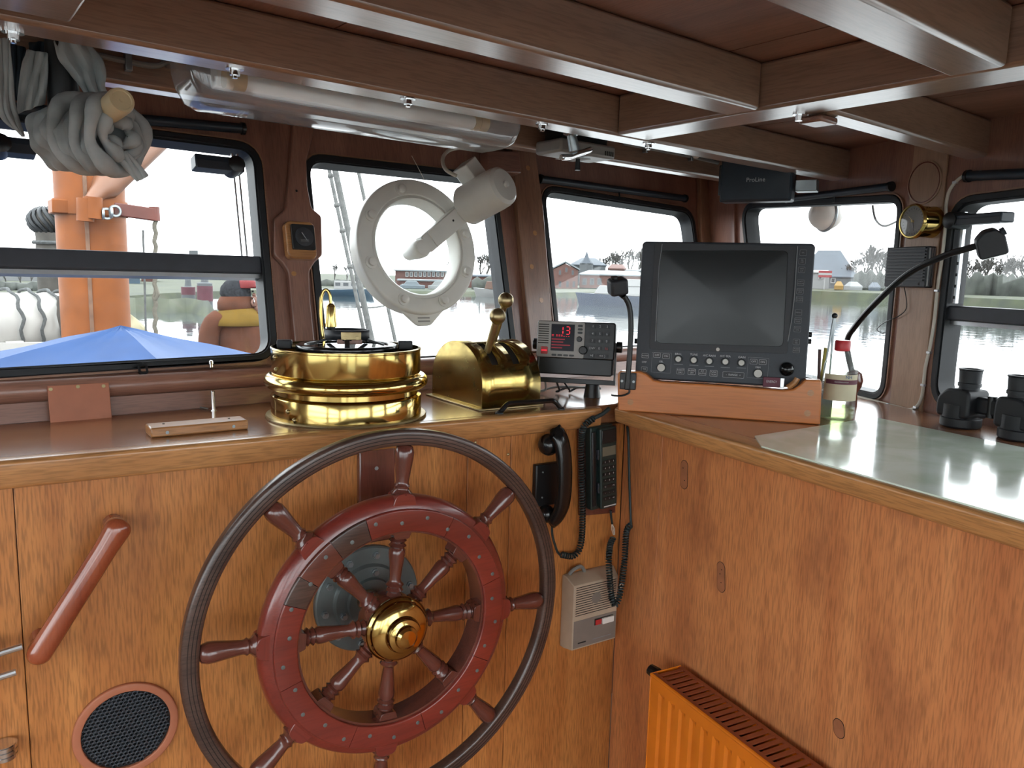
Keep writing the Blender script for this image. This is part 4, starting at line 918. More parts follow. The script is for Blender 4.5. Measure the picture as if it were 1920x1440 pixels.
# ---------------------------------------------------------------- two gooseneck lamps
gl = thing('gooseneck_lamp', 'black gooseneck lamp clamped to the left end of the radar cradle', 'lamp', RB)
a, b = bq(1178, 714); MB().bx(a-.018, a+.018, b-.019, b+.019, .0005, .010).build('clamp', 'black', gl, bev=.002)
MB().bx(a-.006, a+.006, b-.019, b+.019, .010, .016).build('clamp_ridge', 'black', gl, bev=.002)
for s_ in (-.013, .013): MB().lathe([(.003, .0099), (.003, .0108)], 10).build('clamp_screw', 'steel', gl, T(ID, a+s_, b, 0))
P = bez([(a, b, .012), (*bq(1181, 660, .012), .012), (*bq(1183, 610, .014), .014), (*bq(1180, 575, .018), .018), (*bq(1171, 556, .022), .022)], 8)
MB().tube(P, .0062, 10).build('neck', 'black', gl)
h = V((*bq(1158, 537, .03), .03)); R = Matrix.Rotation(rad(12), 3, 'Z') @ Matrix.Rotation(rad(25), 3, 'Y') @ Matrix.Rotation(rad(18), 3, 'X')
hb = MB().box((0, 0, 0), (.040, .036, .036), R); hb.build('head', 'slate_dark', gl, T(ID, *h), bev=.006)
MB().tube([R @ V((-.006, .0175, 0)), R @ V((-.006, .023, 0))], .008, 12).build('switch', 'black', gl, T(ID, *h))
MB().tube([R @ V((.008, -.017, 0)), R @ V((.014, -.028, -.004))], [.009, .006], 10).build('neck_collar', 'black', gl, T(ID, *h))
MB().tube(bez([(a+.004, b-.019, .006), (a+.003, b-.027, .006), (a-.012, b-.034, .006), (a-.03, b-.036, .0), (a-.038, b-.038, -.02)], 6), .0022, 6).build('cable', 'black', gl)
gr = thing('gooseneck_lamp', 'black gooseneck lamp reaching from behind the bottle across the starboard window', 'lamp')
base = far(1602, 690, 2.06); base.z = ZC
pts = [base+V((0, 0, .07)), far(1588, 645, 2.04), far(1605, 610, 2.00), far(1650, 560, 1.95), far(1705, 512, 1.90), far(1770, 480, 1.84), far(1815, 466, 1.805), far(1842, 458, 1.79)]
MB().lathe([(.014, .0003), (.012, .035), (.020, .050), (.023, .066), (.018, .084), (.008, .092), (.001, .093)], 24).build('base_block', 'mahog_z', gr, TW(base.x, base.y))
MB().tube(bez(pts, 8), .0068, 10).build('neck', 'black', gr)
h = far(1857, 455, 1.79); HF = FR(h, CR, CU)
R = Matrix.Rotation(rad(14), 3, 'Z') @ Matrix.Rotation(rad(-28), 3, 'Y') @ Matrix.Rotation(rad(10), 3, 'X')
hp = rpoly([(-.025, -.026), (.025, -.026), (.025, .010), (.012, .026), (-.008, .026), (-.025, .012)], .006, 4)
MB().prism(hp, -.022, .022).build('head', 'slate_dark', gr, HF @ R.to_4x4(), bev=.003)
MB().bx(-.021, .021, -.0275, -.0255, -.018, .018).build('lens', 'alu', gr, HF @ R.to_4x4())
MB().cyl((.020, .014, .0), (.028, .016, .0), .008, n=12).build('switch', 'slate', gr, HF @ R.to_4x4())

# ---------------------------------------------------------------- bottle
bt_ = onz(1568, 786, ZC); BT = thing('plastic_bottle', 'clear plastic bottle of pale green liquid with red cap beside the radar', 'bottle', TW(bt_.x, bt_.y, ZC, rad(-60)))
hgt = (far(1576, 637, math.hypot(bt_.x, bt_.y))-V((0, 0, ZC))).z; k = hgt/.200
pf = [(.028, .0005), (.034, .003), (.0355, .010), (.0355, .020), (.0345, .022), (.0355, .024), (.0355, .032), (.0345, .034), (.0355, .036), (.0355, .050), (.0350, .052), (.0350, .118), (.0355, .120), (.0345, .123), (.0355, .126), (.0345, .130), (.0350, .134), (.032, .146), (.024, .160), (.0135, .170), (.0125, .174)]
pf = [(r_*1.02, z*k) for r_, z in pf]
MB().lathe(pf, 40).build('body', 'bottle_clear', BT, ang=50)
MB().lathe([(.026, .002*k), (.033, .004*k), (.0342, .011*k), (.0342, .034*k), (.001, .0345*k)], 32).build('liquid', 'bottle_liquid', BT)
MB().lathe([(.0362, .052*k), (.0362, .117*k)], 40, cap=False, a0=rad(-150), a1=rad(-10)).build('label', 'label_cream', BT)
MB().lathe([(.0365, .093*k), (.0365, .104*k)], 40, cap=False, a0=rad(-140), a1=rad(-10)).build('label_band', 'label_purple', BT)
MB().lathe([(.0125, .172*k), (.0160, .174*k), (.0165, .176*k), (.0165, .196*k), (.0150, .199*k), (.001, .200*k)], 24).build('cap', 'red_cap', BT)
def curved(s_, size, z, ang, mat):
    m_ = Matrix.Rotation(ang, 4, 'Z') @ Matrix.Translation((0, -.0369, z)) @ Matrix.Rotation(pi/2, 4, 'X'); text('label_print', s_, size, mat, BT, m_)
curved('NH', .010, .111*k, rad(28), 'label_blue')
curved('Desinfektionsmittel', .0036, .099*k, rad(5), 'print_white')

# ---------------------------------------------------------------- chart tools standing behind the bottle
cupb = onz(1553, 790, ZC)+V((.060, .055, 0))
jar = thing('pen_holder', 'small dark pen holder behind the bottle on the chart table', 'holder', TW(cupb.x, cupb.y))
MB().lathe([(.024, .0005), (.025, .055), (.0235, .055), (.022, .004)], 24).build('cup', 'black', jar)
def pen(name, x0_, y0_, x1_, y1_, d0, r_, mat, label, cat, r1=None):
    p0_ = V((cupb.x+x0_, cupb.y+y0_, ZC+.006)); p1_ = far(x1_, y1_, d0); o = MB().tube([p0_, p1_], [r_, r1 or r_], 10).build(name, mat); return tag(o, label, cat)
dc = math.hypot(cupb.x, cupb.y)
pen('pencil', -.010, .0, 1537, 655, dc+.005, .0035, 'brown_pen', 'dark brown pencil leaning in the pen holder beside the bottle', 'pencil')
pen('marker_pen', .0, .008, 1548, 652, dc+.01, .0035, 'yellow_pen', 'yellow pen leaning in the pen holder beside the bottle', 'pen')
p0_ = V((cupb.x-.004, cupb.y+.012, ZC+.006)); p1_ = far(1541, 600, dc+.01); r_ = (p1_-p0_).normalized(); sd = r_.cross(ray(1540, 640)).normalized()*.012
p0_ += r_*.0; o = MB().add([p0_-sd, p0_+sd, p1_+sd*.3, p1_-sd*.2]+[q+V((.001, .0015, 0)) for q in (p0_-sd, p0_+sd, p1_+sd*.3, p1_-sd*.2)], [(0, 1, 2, 3), (7, 6, 5, 4), (0, 1, 5, 4), (1, 2, 6, 5), (2, 3, 7, 6), (3, 0, 4, 7)]).build('set_square', 'clear_plastic'); tag(o, 'clear plastic set square standing in the pen holder', 'set square')
dv = thing('divider', 'steel chart dividers with black knob standing in the pen holder', 'divider')
tp = far(1565, 592, dc); 
for dx in (-.006, .010):
    q = V((cupb.x+dx, cupb.y-dx, ZC+.007)); MB().tube([q, tp], [.0006, .0034], 8).build('leg', 'steel', dv)
MB().sph(tp, .0065, 14, 10).build('hinge_knob', 'black', dv)

# ---------------------------------------------------------------- binoculars
b0_ = onz(1800, 800, ZC); b1_ = onz(1912, 824, ZC); bu = (b1_-b0_); sep = bu.length; BN = FR((b0_+b1_)/2, bu, (0, 0, 1))
bn = thing('binoculars', 'black rubber armoured binoculars standing upright by the starboard window', 'binoculars', BN)
bh = (far(1836, 692, b0_.xy.length)).z-ZC
R_ = sep*.30
for sx in (-1, 1):
    xo = sx*sep*.5; xe = sx*sep*.24+.0
    MB().lathe([(R_*.92, .0006), (R_, .004), (R_, .020), (R_*.94, .022), (R_*.94, .05)], 28, Matrix.Translation((xo, 0, 0)) @ Matrix.Rotation(-pi/2, 4, 'X')).build('objective_barrel', 'rubber', bn)
    out = rpoly([(xo-sx*0-R_*.98, .022), (xo+R_*.98, .022), (xo+R_*.98, bh*.48), (xo+(R_*.9 if sx < 0 else R_*.45), bh*.66), (xo-(R_*.9 if sx > 0 else R_*.45), bh*.66), (xo-R_*.98, bh*.48)], .012, 5)
    MB().prism(out, -R_*.8, R_*.8).build('prism_housing', 'rubber', bn, bev=.006, seg=3)
    ex_ = xo-sx*R_*.30
    MB().lathe([(R_*.50, bh*.62), (R_*.50, bh*.70), (R_*.56, bh*.705), (R_*.56, bh*.76), (R_*.52, bh*.77), (R_*.55, bh*.97), (R_*.60, bh*.985), (R_*.58, bh), (R_*.42, bh), (R_*.40, bh*.94)], 26, Matrix.Translation((ex_, 0, 0)) @ Matrix.Rotation(-pi/2, 4, 'X')).build('eyepiece', 'rubber', bn, ang=40)
MB().cyl((0, bh*.25, 0), (0, bh*.60, 0), .009, n=14).build('hinge', 'black', bn)
MB().bx(-sep*.25, sep*.25, bh*.28, bh*.56, -.012, .008).build('bridge', 'rubber', bn, bev=.005)
# ---------------------------------------------------------------- marbled chart sheet
A_ = onz(1415, 820, ZC); B_ = onz(1640, 785, ZC); C_ = onz(1890, 826, ZC); Cx = (C_-B_).normalized(); e1 = RC @ V((1.85, 0, RI-.012)); e2 = RC @ V((fpx(RC, 1415, 820, RI)[0]+.006, 0, RI-.012))
Dp = B_+Cx*.85
o = MB().prism([(e2.x, e2.y), (e1.x, e1.y), (min(Dp.x, rw_x(e1.y)-.06), e1.y), (rw_x(Dp.y)-.06, Dp.y), (B_.x, B_.y), (A_.x, A_.y)], ZC+.0006, ZC+.0032).build('chart_sheet', 'marble_sheet'); tag(o, 'glossy pale green marbled sheet covering the chart table', 'sheet')
# ================================================================ things on the ceiling and the walls
# ---------------------------------------------------------------- fluorescent lamp
LX0, LX1, LY0, LY1 = .360, 1.000, 1.238, 1.368
lt = thing('fluorescent_lamp', 'long ceiling tube lamp with clear ribbed plastic cover above the front windows', 'lamp')
MB().bx(LX0+.012, LX1-.012, LY0+.012, LY1-.012, 1.826, ZCEIL-.0006).build('tray', 'white_plastic', lt, bev=.004)
def sect(x, sy, zb, ztop=1.826):
    cy = (LY0+LY1)/2; hw = (LY1-LY0)/2*sy; pts = [(x, cy-hw, ztop)]
    for i in range(13):
        t = pi+pi*i/12; c_, s_ = cos(t), sin(t); e = .38
        pts.append((x, cy+hw*.93*math.copysign(abs(c_)**e, c_), (ztop-.02)+(ztop-.02-zb)*math.copysign(abs(s_)**e, s_)))
    pts.append((x, cy+hw, ztop)); return pts
loops = [sect(LX0, .80, 1.800), sect(LX0+.006, .90, 1.778), sect(LX0+.018, .97, 1.757), sect(LX0+.035, 1, 1.749)]+[sect(LX0+.035+(LX1-LX0-.07)*i/8, 1, 1.749) for i in range(1, 9)]+[sect(LX1-.018, .97, 1.757), sect(LX1-.006, .90, 1.778), sect(LX1, .80, 1.800)]
b = MB(); n = len(loops[0]); b.grid(loops); k = len(loops)
b.f += [tuple(range(n)), tuple((k-1)*n+i for i in range(n))]
b.build('cover', 'lamp_cover', lt, ang=50)
MB().plate([(LX0-.004, LY0-.006), (LX1+.004, LY0-.006), (LX1+.004, LY1+.006), (LX0-.004, LY1+.006)], [[(LX0+.006, LY0+.004), (LX1-.006, LY0+.004), (LX1-.006, LY1-.004), (LX0+.006, LY1-.004)]], 1.817, 1.829).build('cover_rim', 'clear_plastic', lt, bev=.002)
for i in range(26):
    pass
MB().cyl((LX0+.075, 1.285, 1.795), (LX1-.085, 1.285, 1.795), .013, n=18).build('tube', 'tube_white', lt)
for x in (LX0+.062, LX1-.098):
    MB().cyl((x, 1.285, 1.797), (x+.032, 1.285, 1.797), .0165, n=16).build('lamp_holder', 'holder', lt)
    MB().cyl((x+.012, 1.285, 1.797), (x+.015, 1.285, 1.797), .0175, n=16).build('holder_ring', 'holder', lt)
MB().bx(LX0+.06, LX1-.06, 1.315, 1.348, 1.79, 1.825).build('ballast', 'white_plastic', lt, bev=.003)

# ---------------------------------------------------------------- conduits on the header beam
def onyl(x, y, Y): return ony(x, y, Y)
cn = thing('grey_conduit', 'grey cable conduit clipped to the header beam between the cloth and the lamp', 'conduit')
MB().tube(bez([ony(150, 96, 1.388), ony(230, 113, 1.388), ony(285, 123, 1.388), ony(310, 117, 1.388), ony(335, 107, 1.388)], 8), .005, 10).build('pipe', 'cable_grey', cn)
p = ony(240, 115, 1.388); MB().box(p, (.010, .014, .030)).build('clip', 'steel', cn, bev=.001)
cn = thing('grey_conduit', 'grey cable conduit along the header beam left of the black loudspeaker', 'conduit')
MB().tube(bez([ony(1168, 268, 1.388), ony(1215, 277, 1.388), ony(1290, 292, 1.388), ony(1346, 305, 1.388)], 6), .0055, 10).build('pipe', 'cable_grey', cn)
for x, y in ((1210, 278), (1295, 294)): MB().box(ony(x, y, 1.388), (.008, .014, .022)).build('clip', 'steel', cn, bev=.001)
p = ony(1305, 291, 1.375); MB().sph(p, .011, 8, 6, (1.2, .8, .8)).build('cable_gland', 'white_plastic', cn)
# ---------------------------------------------------------------- T handle and device
th = thing('chrome_t_handle', 'chrome T-shaped pull handle hanging under the ceiling beam', 'handle')
YT = 1.255; q0 = ony(1071, 250, YT); q1 = ony(1077, 282, YT); 
MB().cyl((q0.x, YT, ZCEIL), (q0.x, YT, q0.z), .007, n=12).build('rod', 'chrome', th)
MB().lathe([(.010, -.006), (.017, -.003), (.017, .002), (.010, .006)], 20, Matrix.Translation(q0)).build('collar', 'chrome', th)
MB().tube([q0, q1], [.010, .012], 12).build('stem', 'steel', th)
MB().tube(bez([ony(1052, 295, YT-.02), ony(1068, 294, YT-.008), ony(1082, 289, YT), ony(1098, 284, YT+.008), ony(1108, 280, YT+.016)], 6), [.0045]+[.0062]*23+[.0045], 12).build('grip', 'chrome', th)
dv = thing('ceiling_device', 'flat pale grey electronic box under the ceiling beside the chrome T handle', 'device')
y0_, y1_ = 1.300, 1.388; a_ = ony(1052, 262, y0_); c_ = ony(1166, 283, y0_)
MB().bx(a_.x, c_.x-.02, y0_, y1_, a_.z-.024, a_.z+.006).build('case', 'silver_plastic', dv, bev=.006)
MB().bx(a_.x+.045, a_.x+.10, y0_+.01, y1_-.02, a_.z-.0295, a_.z-.0282).build('label', 'print_white', dv)
for k in range(5): MB().bx(c_.x-.055+k*.006, c_.x-.052+k*.006, y0_-.0008, y0_+.001, a_.z-.018, a_.z-.008).build('vent_slot', 'dark_gap', dv)
MB().cyl((a_.x+.075, y0_+.025, a_.z-.029), (a_.x+.075, y0_+.025, a_.z-.055), .005, .0065, 10).build('switch', 'black', dv)
MB().bx(a_.x+.02, c_.x-.03, y0_+.02, y1_-.01, a_.z+.0062, ZCEIL-.001).build('mount', 'black', dv)

# ---------------------------------------------------------------- black loudspeaker in the corner
dS = 2.22; c0 = far(1418, 342, dS); lf = far(1352, 335, dS+.02); rg = far(1484, 345, dS-.02)
SF = FR(c0, (rg-lf).xy.to_3d(), (0, 0, 1))
s0 = fpx(SF, 1354, 300); s1 = fpx(SF, 1491, 331); s2 = fpx(SF, 1478, 382); s3 = fpx(SF, 1348, 374)
ls = thing('box_loudspeaker', 'flat black box loudspeaker under the ceiling in the wheelhouse corner', 'loudspeaker', SF)
xL, xR = (s0[0]+s3[0])/2, (s1[0]+s2[0])/2; yB = (s2[1]+s3[1])/2; yT = ZCEIL-c0.z-.02
MB().prism(rrect(xL, xR, yB, yT, .006), -.05, 0).build('cabinet', 'navy_plastic', ls, bev=.003)
MB().prism(rrect(xL+.004, xR-.004, yB+.004, yT-.004, .005), .0, .004).build('grille', 'navy_plastic', ls, bev=.002)
text('badge', 'ProLine', .016, 'print_white', ls, T(ID, *fpx(SF, 1417, 337, .004), .0043))
MB().bx(xL-.008, xL-.0005, yB+.02, yT-.03, -.04, -.01).build('side_bracket', 'black', ls, bev=.002)
MB().bx(xL+.03, xR-.03, yT, yT+.0195, -.04, -.01).build('ceiling_bracket', 'black', ls)
gx_ = fpx(SF, 1487, 348)[0]; g1_ = fpx(SF, 1529, 348)[0]; gy_ = fpx(SF, 1505, 357)[1]
o = MB().bx(xR+.004, g1_, gy_, gy_+.030, -.06, -.02).build('junction_box', 'steel', None, SF, bev=.002); tag(o, 'small grey junction box right of the black corner loudspeaker', 'box')

# ---------------------------------------------------------------- roller blinds
def blind(F, p0, p1, label, r=.011, w=.016):
    a = L3(F, *p0, w); b = L3(F, *p1, w); t = thing('roller_blind', label, 'blind', F, 'rolled-up window blinds')
    MB().cyl(a, b, r, n=16).build('roll', 'navy_plastic', t); d = (b-a).normalized()
    for q, s_ in ((a, -1), (b, 1)): MB().cyl(q+d*s_*.0004, q+d*s_*.008, r*1.25, n=14).build('end_bracket', 'black', t)
    m_ = a.lerp(b, .5); MB().cyl(m_-V((0, r, 0)), m_-V((0, r+.014, 0)), .003, n=8).build('pull', 'black', t)
blind(FW, (-60, 195), (452, 241), 'rolled-up dark blind above the left window behind the grey cloth')
blind(FW, (1016, 336), (1283, 372), 'rolled-up dark blind above the front window behind the radar')
blind(RW, (1478, 373), (1668, 350), 'rolled-up dark blind above the corner window', .010)
blind(RW, (1818, 330), (2100, 318), 'rolled-up dark blind above the starboard window at the right edge')

# ---------------------------------------------------------------- window locks
def wlock(F, cx, cy, x0_, x1_, h_, label, side):
    a, b = fpx(F, cx, cy, .02); ax0 = fpx(F, x0_, cy, .03)[0]; ax1 = fpx(F, x1_, cy, .03)[0]
    t = thing('window_lock', label, 'window lock', T(F, a, b, 0), 'black window locks')
    MB().bx(ax0-a, ax1-a, -h_/2, h_/2, .006, .044).build('grip', 'navy_plastic', t, bev=.003)
    MB().bx(ax0-a+.002, ax1-a-.002, -h_/2-.001, h_/2*.2, .042, .0452).build('grip_face', 'slate', t, bev=.001)
    MB().lathe([(.019, .0), (.020, .02), (.018, .048), (.010, .052)], 24).build('pivot', 'black', t)
wlock(FW, 437, 314, 364, 455, .030, 'black sliding lock at the upper right of the left window', 1)
wlock(FW, -2, 276, -20, 66, .030, 'black sliding lock at the left edge of the picture', -1)
wlock(RW, 1797, 414, 1798, 1886, .022, 'black sliding lock at the top of the starboard window', 1)

# ---------------------------------------------------------------- small gauge on the pillar
g0 = fpx(FW, 526, 410, .045); g1 = fpx(FW, 597, 487, .045)
gz = thing('pillar_gauge', 'small square black gauge in a rounded wooden block on the window pillar', 'gauge', T(FW, (g0[0]+g1[0])/2+.006, (g0[1]+g1[1])/2, .0183))
gw, gh2 = abs(g1[0]-g0[0])/2*.86, abs(g1[1]-g0[1])/2*.95
MB().prism(rrect(-gw, gw, -gh2, gh2, .014), 0, .024).build('block', 'edge_x', gz, bev=.003)
MB().prism(rrect(-gw*.72, gw*.86, -gh2*.55, gh2*.80, .004), .0241, .031).build('case', 'dial_black', gz, bev=.001)
MB().lathe([(gh2*.50, .031), (gh2*.50, .0330), (gh2*.46, .0334)], 32).build('dial', 'slate', gz, T(ID, gw*.10, gh2*.13, 0))
MB().lathe([(gh2*.47, .0336), (gh2*.46, .0345), (.0005, .0348)], 32).build('glass', 'dial_glass', gz, T(ID, gw*.10, gh2*.13, 0))
MB().bar((gw*.10+.006, gh2*.13-.009, .0338), (gw*.10-.006, gh2*.13+.010, .0338), .0012, .0006, (0, 0, 1)).build('needle', 'print_white', gz)
MB().bx(gw*.10-.010, gw*.10+.010, gh2*.13-.012, gh2*.13-.006, .0333, .0336).build('dial_print', 'print_dim', gz)

# ---------------------------------------------------------------- clear-view screen
ca = fpx(FW, 664, 468, .03)[0]; cb = fpx(FW, 893, 462, .03)[0]; ct = fpx(FW, 775, 343, .03)[1]; cb2 = fpx(FW, 785, 584, .03)[1]
RO = ((cb-ca)+(ct-cb2))/4; VA, VB = (ca+cb)/2, (ct+cb2)/2; CVF = T(FW, VA, VB, 0)
print('clearview', cb-ca, ct-cb2, VA, VB)
cv = thing('clear_view_screen', 'white spinning clear-view window disc with electric motor on the front window', 'window screen', CVF)
RI_ = RO*.70
MB().ring(rpoly([(RI_+.010, .012), (RO-.004, .012), (RO, .018), (RO, .032), (RO-.004, .036), (RI_+.012, .036)], [.001, .001, .003, .004, .003, .003], 3), 96).build('flange', 'white_paint', cv, ang=40)
MB().ring([(RI_+.012, .030), (RI_+.004, .034), (RI_, .030), (RI_-.002, -.014), (RI_+.010, -.014), (RI_+.0125, .0)], 96).build('inner_rim', 'white_paint', cv, ang=50)
MB().ring([(RO-.012, -.016), (RO-.004, -.016), (RO-.004, .0125), (RO-.012, .0125)], 72).build('glass_seat', 'white_paint', cv)
MB().lathe([(RI_-.001, -.0165), (RI_-.001, -.0135)], 64).build('disc_pane', 'pane', cv)
tab = rpoly([(-.085, -RO*.83), (.085, -RO*.83), (.02, -RO*1.155), (-.02, -RO*1.155)], [.01, .01, .008, .008], 4)
MB().prism(tab, .010, .020).build('drain_tab', 'white_paint', cv, bev=.002)
for k, yy in enumerate((-RO*1.04, -RO*1.09)): MB().bx(-.018, .018, yy-.002, yy+.002, .020, .0206).build('maker_mark', 'silver_plastic', cv)
bo = MB().lathe([(.0165, .0355), (.0165, .0385), (.0105, .0392), (.0105, .0475), (.006, .0500)], 12).mesh('flange_bolt', 'white_paint')
for (x, y) in ((751, 353), (692, 401), (694, 492), (757, 560), (835, 571), (886, 516), (884, 437)):
    a, b = fpx(FW, x, y, .036); an = math.atan2(b-VB, a-VA); rr = RO*.86; link('flange_bolt', bo, cv, T(ID, rr*cos(an), rr*sin(an), 0))
hub = L3(CVF, 776, 474, .045); mo = L3(CVF, 880, 388, .06)
d = V((mo.x-hub.x, mo.y-hub.y, 0)).normalized(); sd = V((-d.y, d.x, 0)); L_ = (mo-hub).length; AF = FR(V((hub.x, hub.y, .040)), d, sd)
am = Matrix(AF)
MB().prism(rpoly([(.028, -.024), (L_+.03, -.026), (L_+.03, .026), (.028, .024)], .005, 3), 0, .034).build('arm', 'white_paint', cv, am, bev=.003)
MB().prism(rpoly([(.05, -.023), (L_*.86, -.024), (L_*.86, .024), (.05, .023)], .002, 2), .034, .038).build('arm_cover', 'white_paint', cv, am, bev=.001)
MB().lathe([(.0005, -.048), (.018, -.048), (.020, -.030), (.0215, -.02), (.024, .0), (.024, .020), (.020, .028), (.001, .030)], 24, Matrix.Translation((.012, 0, .012))).build('hub', 'white_paint', cv, am)
MB().lathe([(.0165, -.052), (.0165, -.046)], 24, Matrix.Translation((.012, 0, .012))).build('hub_washer', 'cable_grey', cv, am)
MB().lathe([(.003, .038), (.003, .0388)], 10, Matrix.Translation((L_*.62, .003, 0))).build('grub_screw', 'dark_gap', cv, am)
m0 = L3(CVF, 878, 385, .070); dB = (CVF @ m0).xy.length; cap = CVF.inverted() @ far(947, 346, dB-.085); dm = (cap-m0).normalized(); MF = FR(m0, dm.cross(V((0, 1, 0))).normalized(), dm.cross(dm.cross(V((0, 1, 0)))).normalized()*-1)
if V((MF[0][2], MF[1][2], MF[2][2])).dot(dm) < 0: MF = MF @ Matrix.Rotation(pi, 4, 'X')
ML = (cap-m0).length; RM = .054
MB().lathe([(RM*.92, -.006), (RM, 0), (RM, ML*.74), (RM*.985, ML*.76), (RM*.985, ML*.86), (RM*.93, ML*.95), (RM*.78, ML), (.001, ML*1.01)], 48, MF).build('motor', 'white_paint', cv, ang=35)
MB().lathe([(.0085, ML*1.0), (.0085, ML*1.06), (.005, ML*1.075), (.001, ML*1.075)], 8, MF).build('motor_plug', 'white_plastic', cv)
tbp = L3(CVF, 880, 322, .10)
MB().box(tbp, (.045, .050, .062), Matrix.Rotation(rad(40), 3, 'Z')).build('terminal_box', 'white_paint', cv, bev=.003)
MB().tube(bez([L3(CVF, 856, 330, .10), L3(CVF, 836, 318, .08), L3(CVF, 830, 298, .06), L3(CVF, 842, 282, .05), L3(CVF, 868, 276, .05)], 7), .005, 10).build('cable', 'cable_white', cv)
MB().prism([fpx(CVF, x, y, .02) for x, y in ((902, 288), (962, 290), (966, 330), (905, 328))], .012, .05).build('motor_bracket', 'dark_x', cv, bev=.003)
o = MB().tube([L3(FW, 772, 292, .004), L3(FW, 788, 322, .010), L3(FW, 800, 346, .02)], .0009, 5).build('hanging_thread', 'cable_white', None, FW); tag(o, 'thin pale thread hanging over the top of the clear-view screen', 'thread')

# ---------------------------------------------------------------- starboard pillar things
PF = .0062
a, b = fpx(RW, 1712, 415, .062); bar_ = thing('barometer', 'round brass barometer with pale dial on the starboard pillar', 'barometer', T(RW, a, b, PF))
rb_ = .0385
MB().lathe([(rb_*.96, .0003), (rb_*.96, .004), (rb_*.94, .006), (rb_*.94, .046), (rb_*1.06, .050), (rb_*1.08, .056), (rb_*1.0, .061), (rb_*.93, .061), (rb_*.93, .056)], 48, cap=False).build('case', 'brass', bar_, ang=30)
MB().lathe([(rb_*.935, .0555), (.001, .0555)], 40).build('dial', 'dial_white', bar_)
for k in range(24): t = rad(15*k); MB().bar((rb_*.72*cos(t), rb_*.72*sin(t), .0558), (rb_*.82*cos(t), rb_*.82*sin(t), .0558), .0008, .0003).build('dial_tick', 'dial_black', bar_)
MB().bar((0, 0, .0562), (.004, -.022, .0562), .0016, .0005).build('needle', 'dial_black', bar_); MB().bar((0, 0, .0566), (-.014, .012, .0566), .0012, .0005).build('needle', 'brass_dull', bar_)
MB().lathe([(.003, .0555), (.003, .060)], 12).build('needle_knob', 'brass_dull', bar_)
MB().lathe([(rb_*.93, .0595), (.001, .0602)], 40).build('glass', 'dial_glass', bar_)
a, b = fpx(RW, 1734, 342, PF); dk = thing('round_blank', 'flat round wooden blanking disc above the barometer', 'disc', T(RW, a, b, PF))
rr = .052
MB().lathe([(rr, .0003), (rr, .002), (rr-.002, .003), (rr-.006, .003), (rr-.006, .0022), (.001, .0022)], 48).build('disc', 'post_y', dk)
MB().ring([(rr-.0062, .0022), (rr-.0035, .0022), (rr-.0035, .0032), (rr-.0062, .0032)], 48).build('stain_ring', 'mahog_x', dk)
q = [fpx(RW, x, y, .035) for x, y in ((1660, 463), (1738, 462), (1731, 540), (1654, 537))]
xs_ = [p[0] for p in q]; ys_ = [p[1] for p in q]; x0, x1 = (q[0][0]+q[3][0])/2, (q[1][0]+q[2][0])/2; y0, y1 = (q[2][1]+q[3][1])/2, (q[0][1]+q[1][1])/2
es = thing('extension_speaker', 'black ribbed rectangular loudspeaker on the pillar below the barometer', 'loudspeaker', RW)
MB().bx(x0, x1, y0, y1, PF+.0003, .030).build('case', 'slate_dark', es, bev=.003)
for k in range(3): MB().bx(x1-.0005, x1+.0012, y0+.004, y1-.004, .009+k*.007, .013+k*.007).build('side_stripe', 'alu', es)
for k in range(11): yy = y0+.018+(y1-y0-.022)*k/10; MB().bx(x0+.006, x1-.006, yy-.0014, yy+.0014, .030, .034).build('grille_rib', 'black', es)
MB().bx(x0+.03, x0+.062, y0+.006, y0+.011, .0300, .0304).build('maker_mark', 'print_dim', es)
MB().bx(x1-.022, x1-.018, y0+.006, y0+.012, .0300, .0304).build('marker', 'dark_gap', es)
o = MB().tube(bez([(x0+.05, y0-.001, .012), L3(RW, 1700, 575, .012), L3(RW, 1686, 592, .012), L3(RW, 1658, 605, .012), L3(RW, 1645, 617, .012), L3(RW, 1652, 624, .010), L3(RW, 1660, 624, .008)], 7), .0012, 6).build('cable', 'black', es)
cw = thing('white_cable', 'white cable clipped down the starboard pillar and along the chart table', 'cable', RW)
pts = [(1840, 322), (1815, 326), (1795, 338), (1780, 358), (1774, 385), (1773, 420), (1768, 470), (1758, 540), (1752, 600), (1744, 650), (1735, 690), (1730, 735), (1722, 758), (1706, 768), (1680, 762), (1640, 752), (1600, 742)]
MB().tube(bez([L3(RW, x, y, .0115) for x, y in pts], 6), .0038, 10).build('sheath', 'cable_white', cw)
for (x, y) in ((1791, 342), (1757, 545), (1742, 661), (1731, 722), (1717, 764), (1666, 758)):
    c_ = L3(RW, x, y, .0115); MB().box((c_.x, c_.y, .0115), (.010, .006, .009)).build('clip', 'alu', cw, bev=.001)

# ---------------------------------------------------------------- deck lamp outside the corner window
dl = thing('outside_lamp', 'round white deck lamp hanging outside the corner window top', 'lamp', T(RW, *fpx(RW, 1548, 402, -.16), -.16))
MB().sph((0, 0, 0), .052, 24, 16, (1, .95, 1)).build('globe', 'white_plastic', dl); MB().lathe([(.06, .056), (.06, .076), (.045, .08)], 24, Matrix.Rotation(-pi/2, 4, 'X')).build('mount', 'white_paint', dl)
MB().ring([(.050+.006*cos(t), .006*sin(t)) for t in [2*pi*i/8 for i in range(8)]], 32).build('guard', 'steel', dl)
MB().bx(-.12, .12, .076, .105, -.08, .09).build('bracket', 'white_paint', dl)
o = MB().tube(bez([L3(RW, 1636, 385, -.08), L3(RW, 1642, 412, -.08), L3(RW, 1658, 424, -.08), L3(RW, 1682, 415, -.08)], 8), .003, 8).build('outside_cable', 'cable_grey', None, RW); tag(o, 'thin grey cable hanging outside the corner window', 'cable')

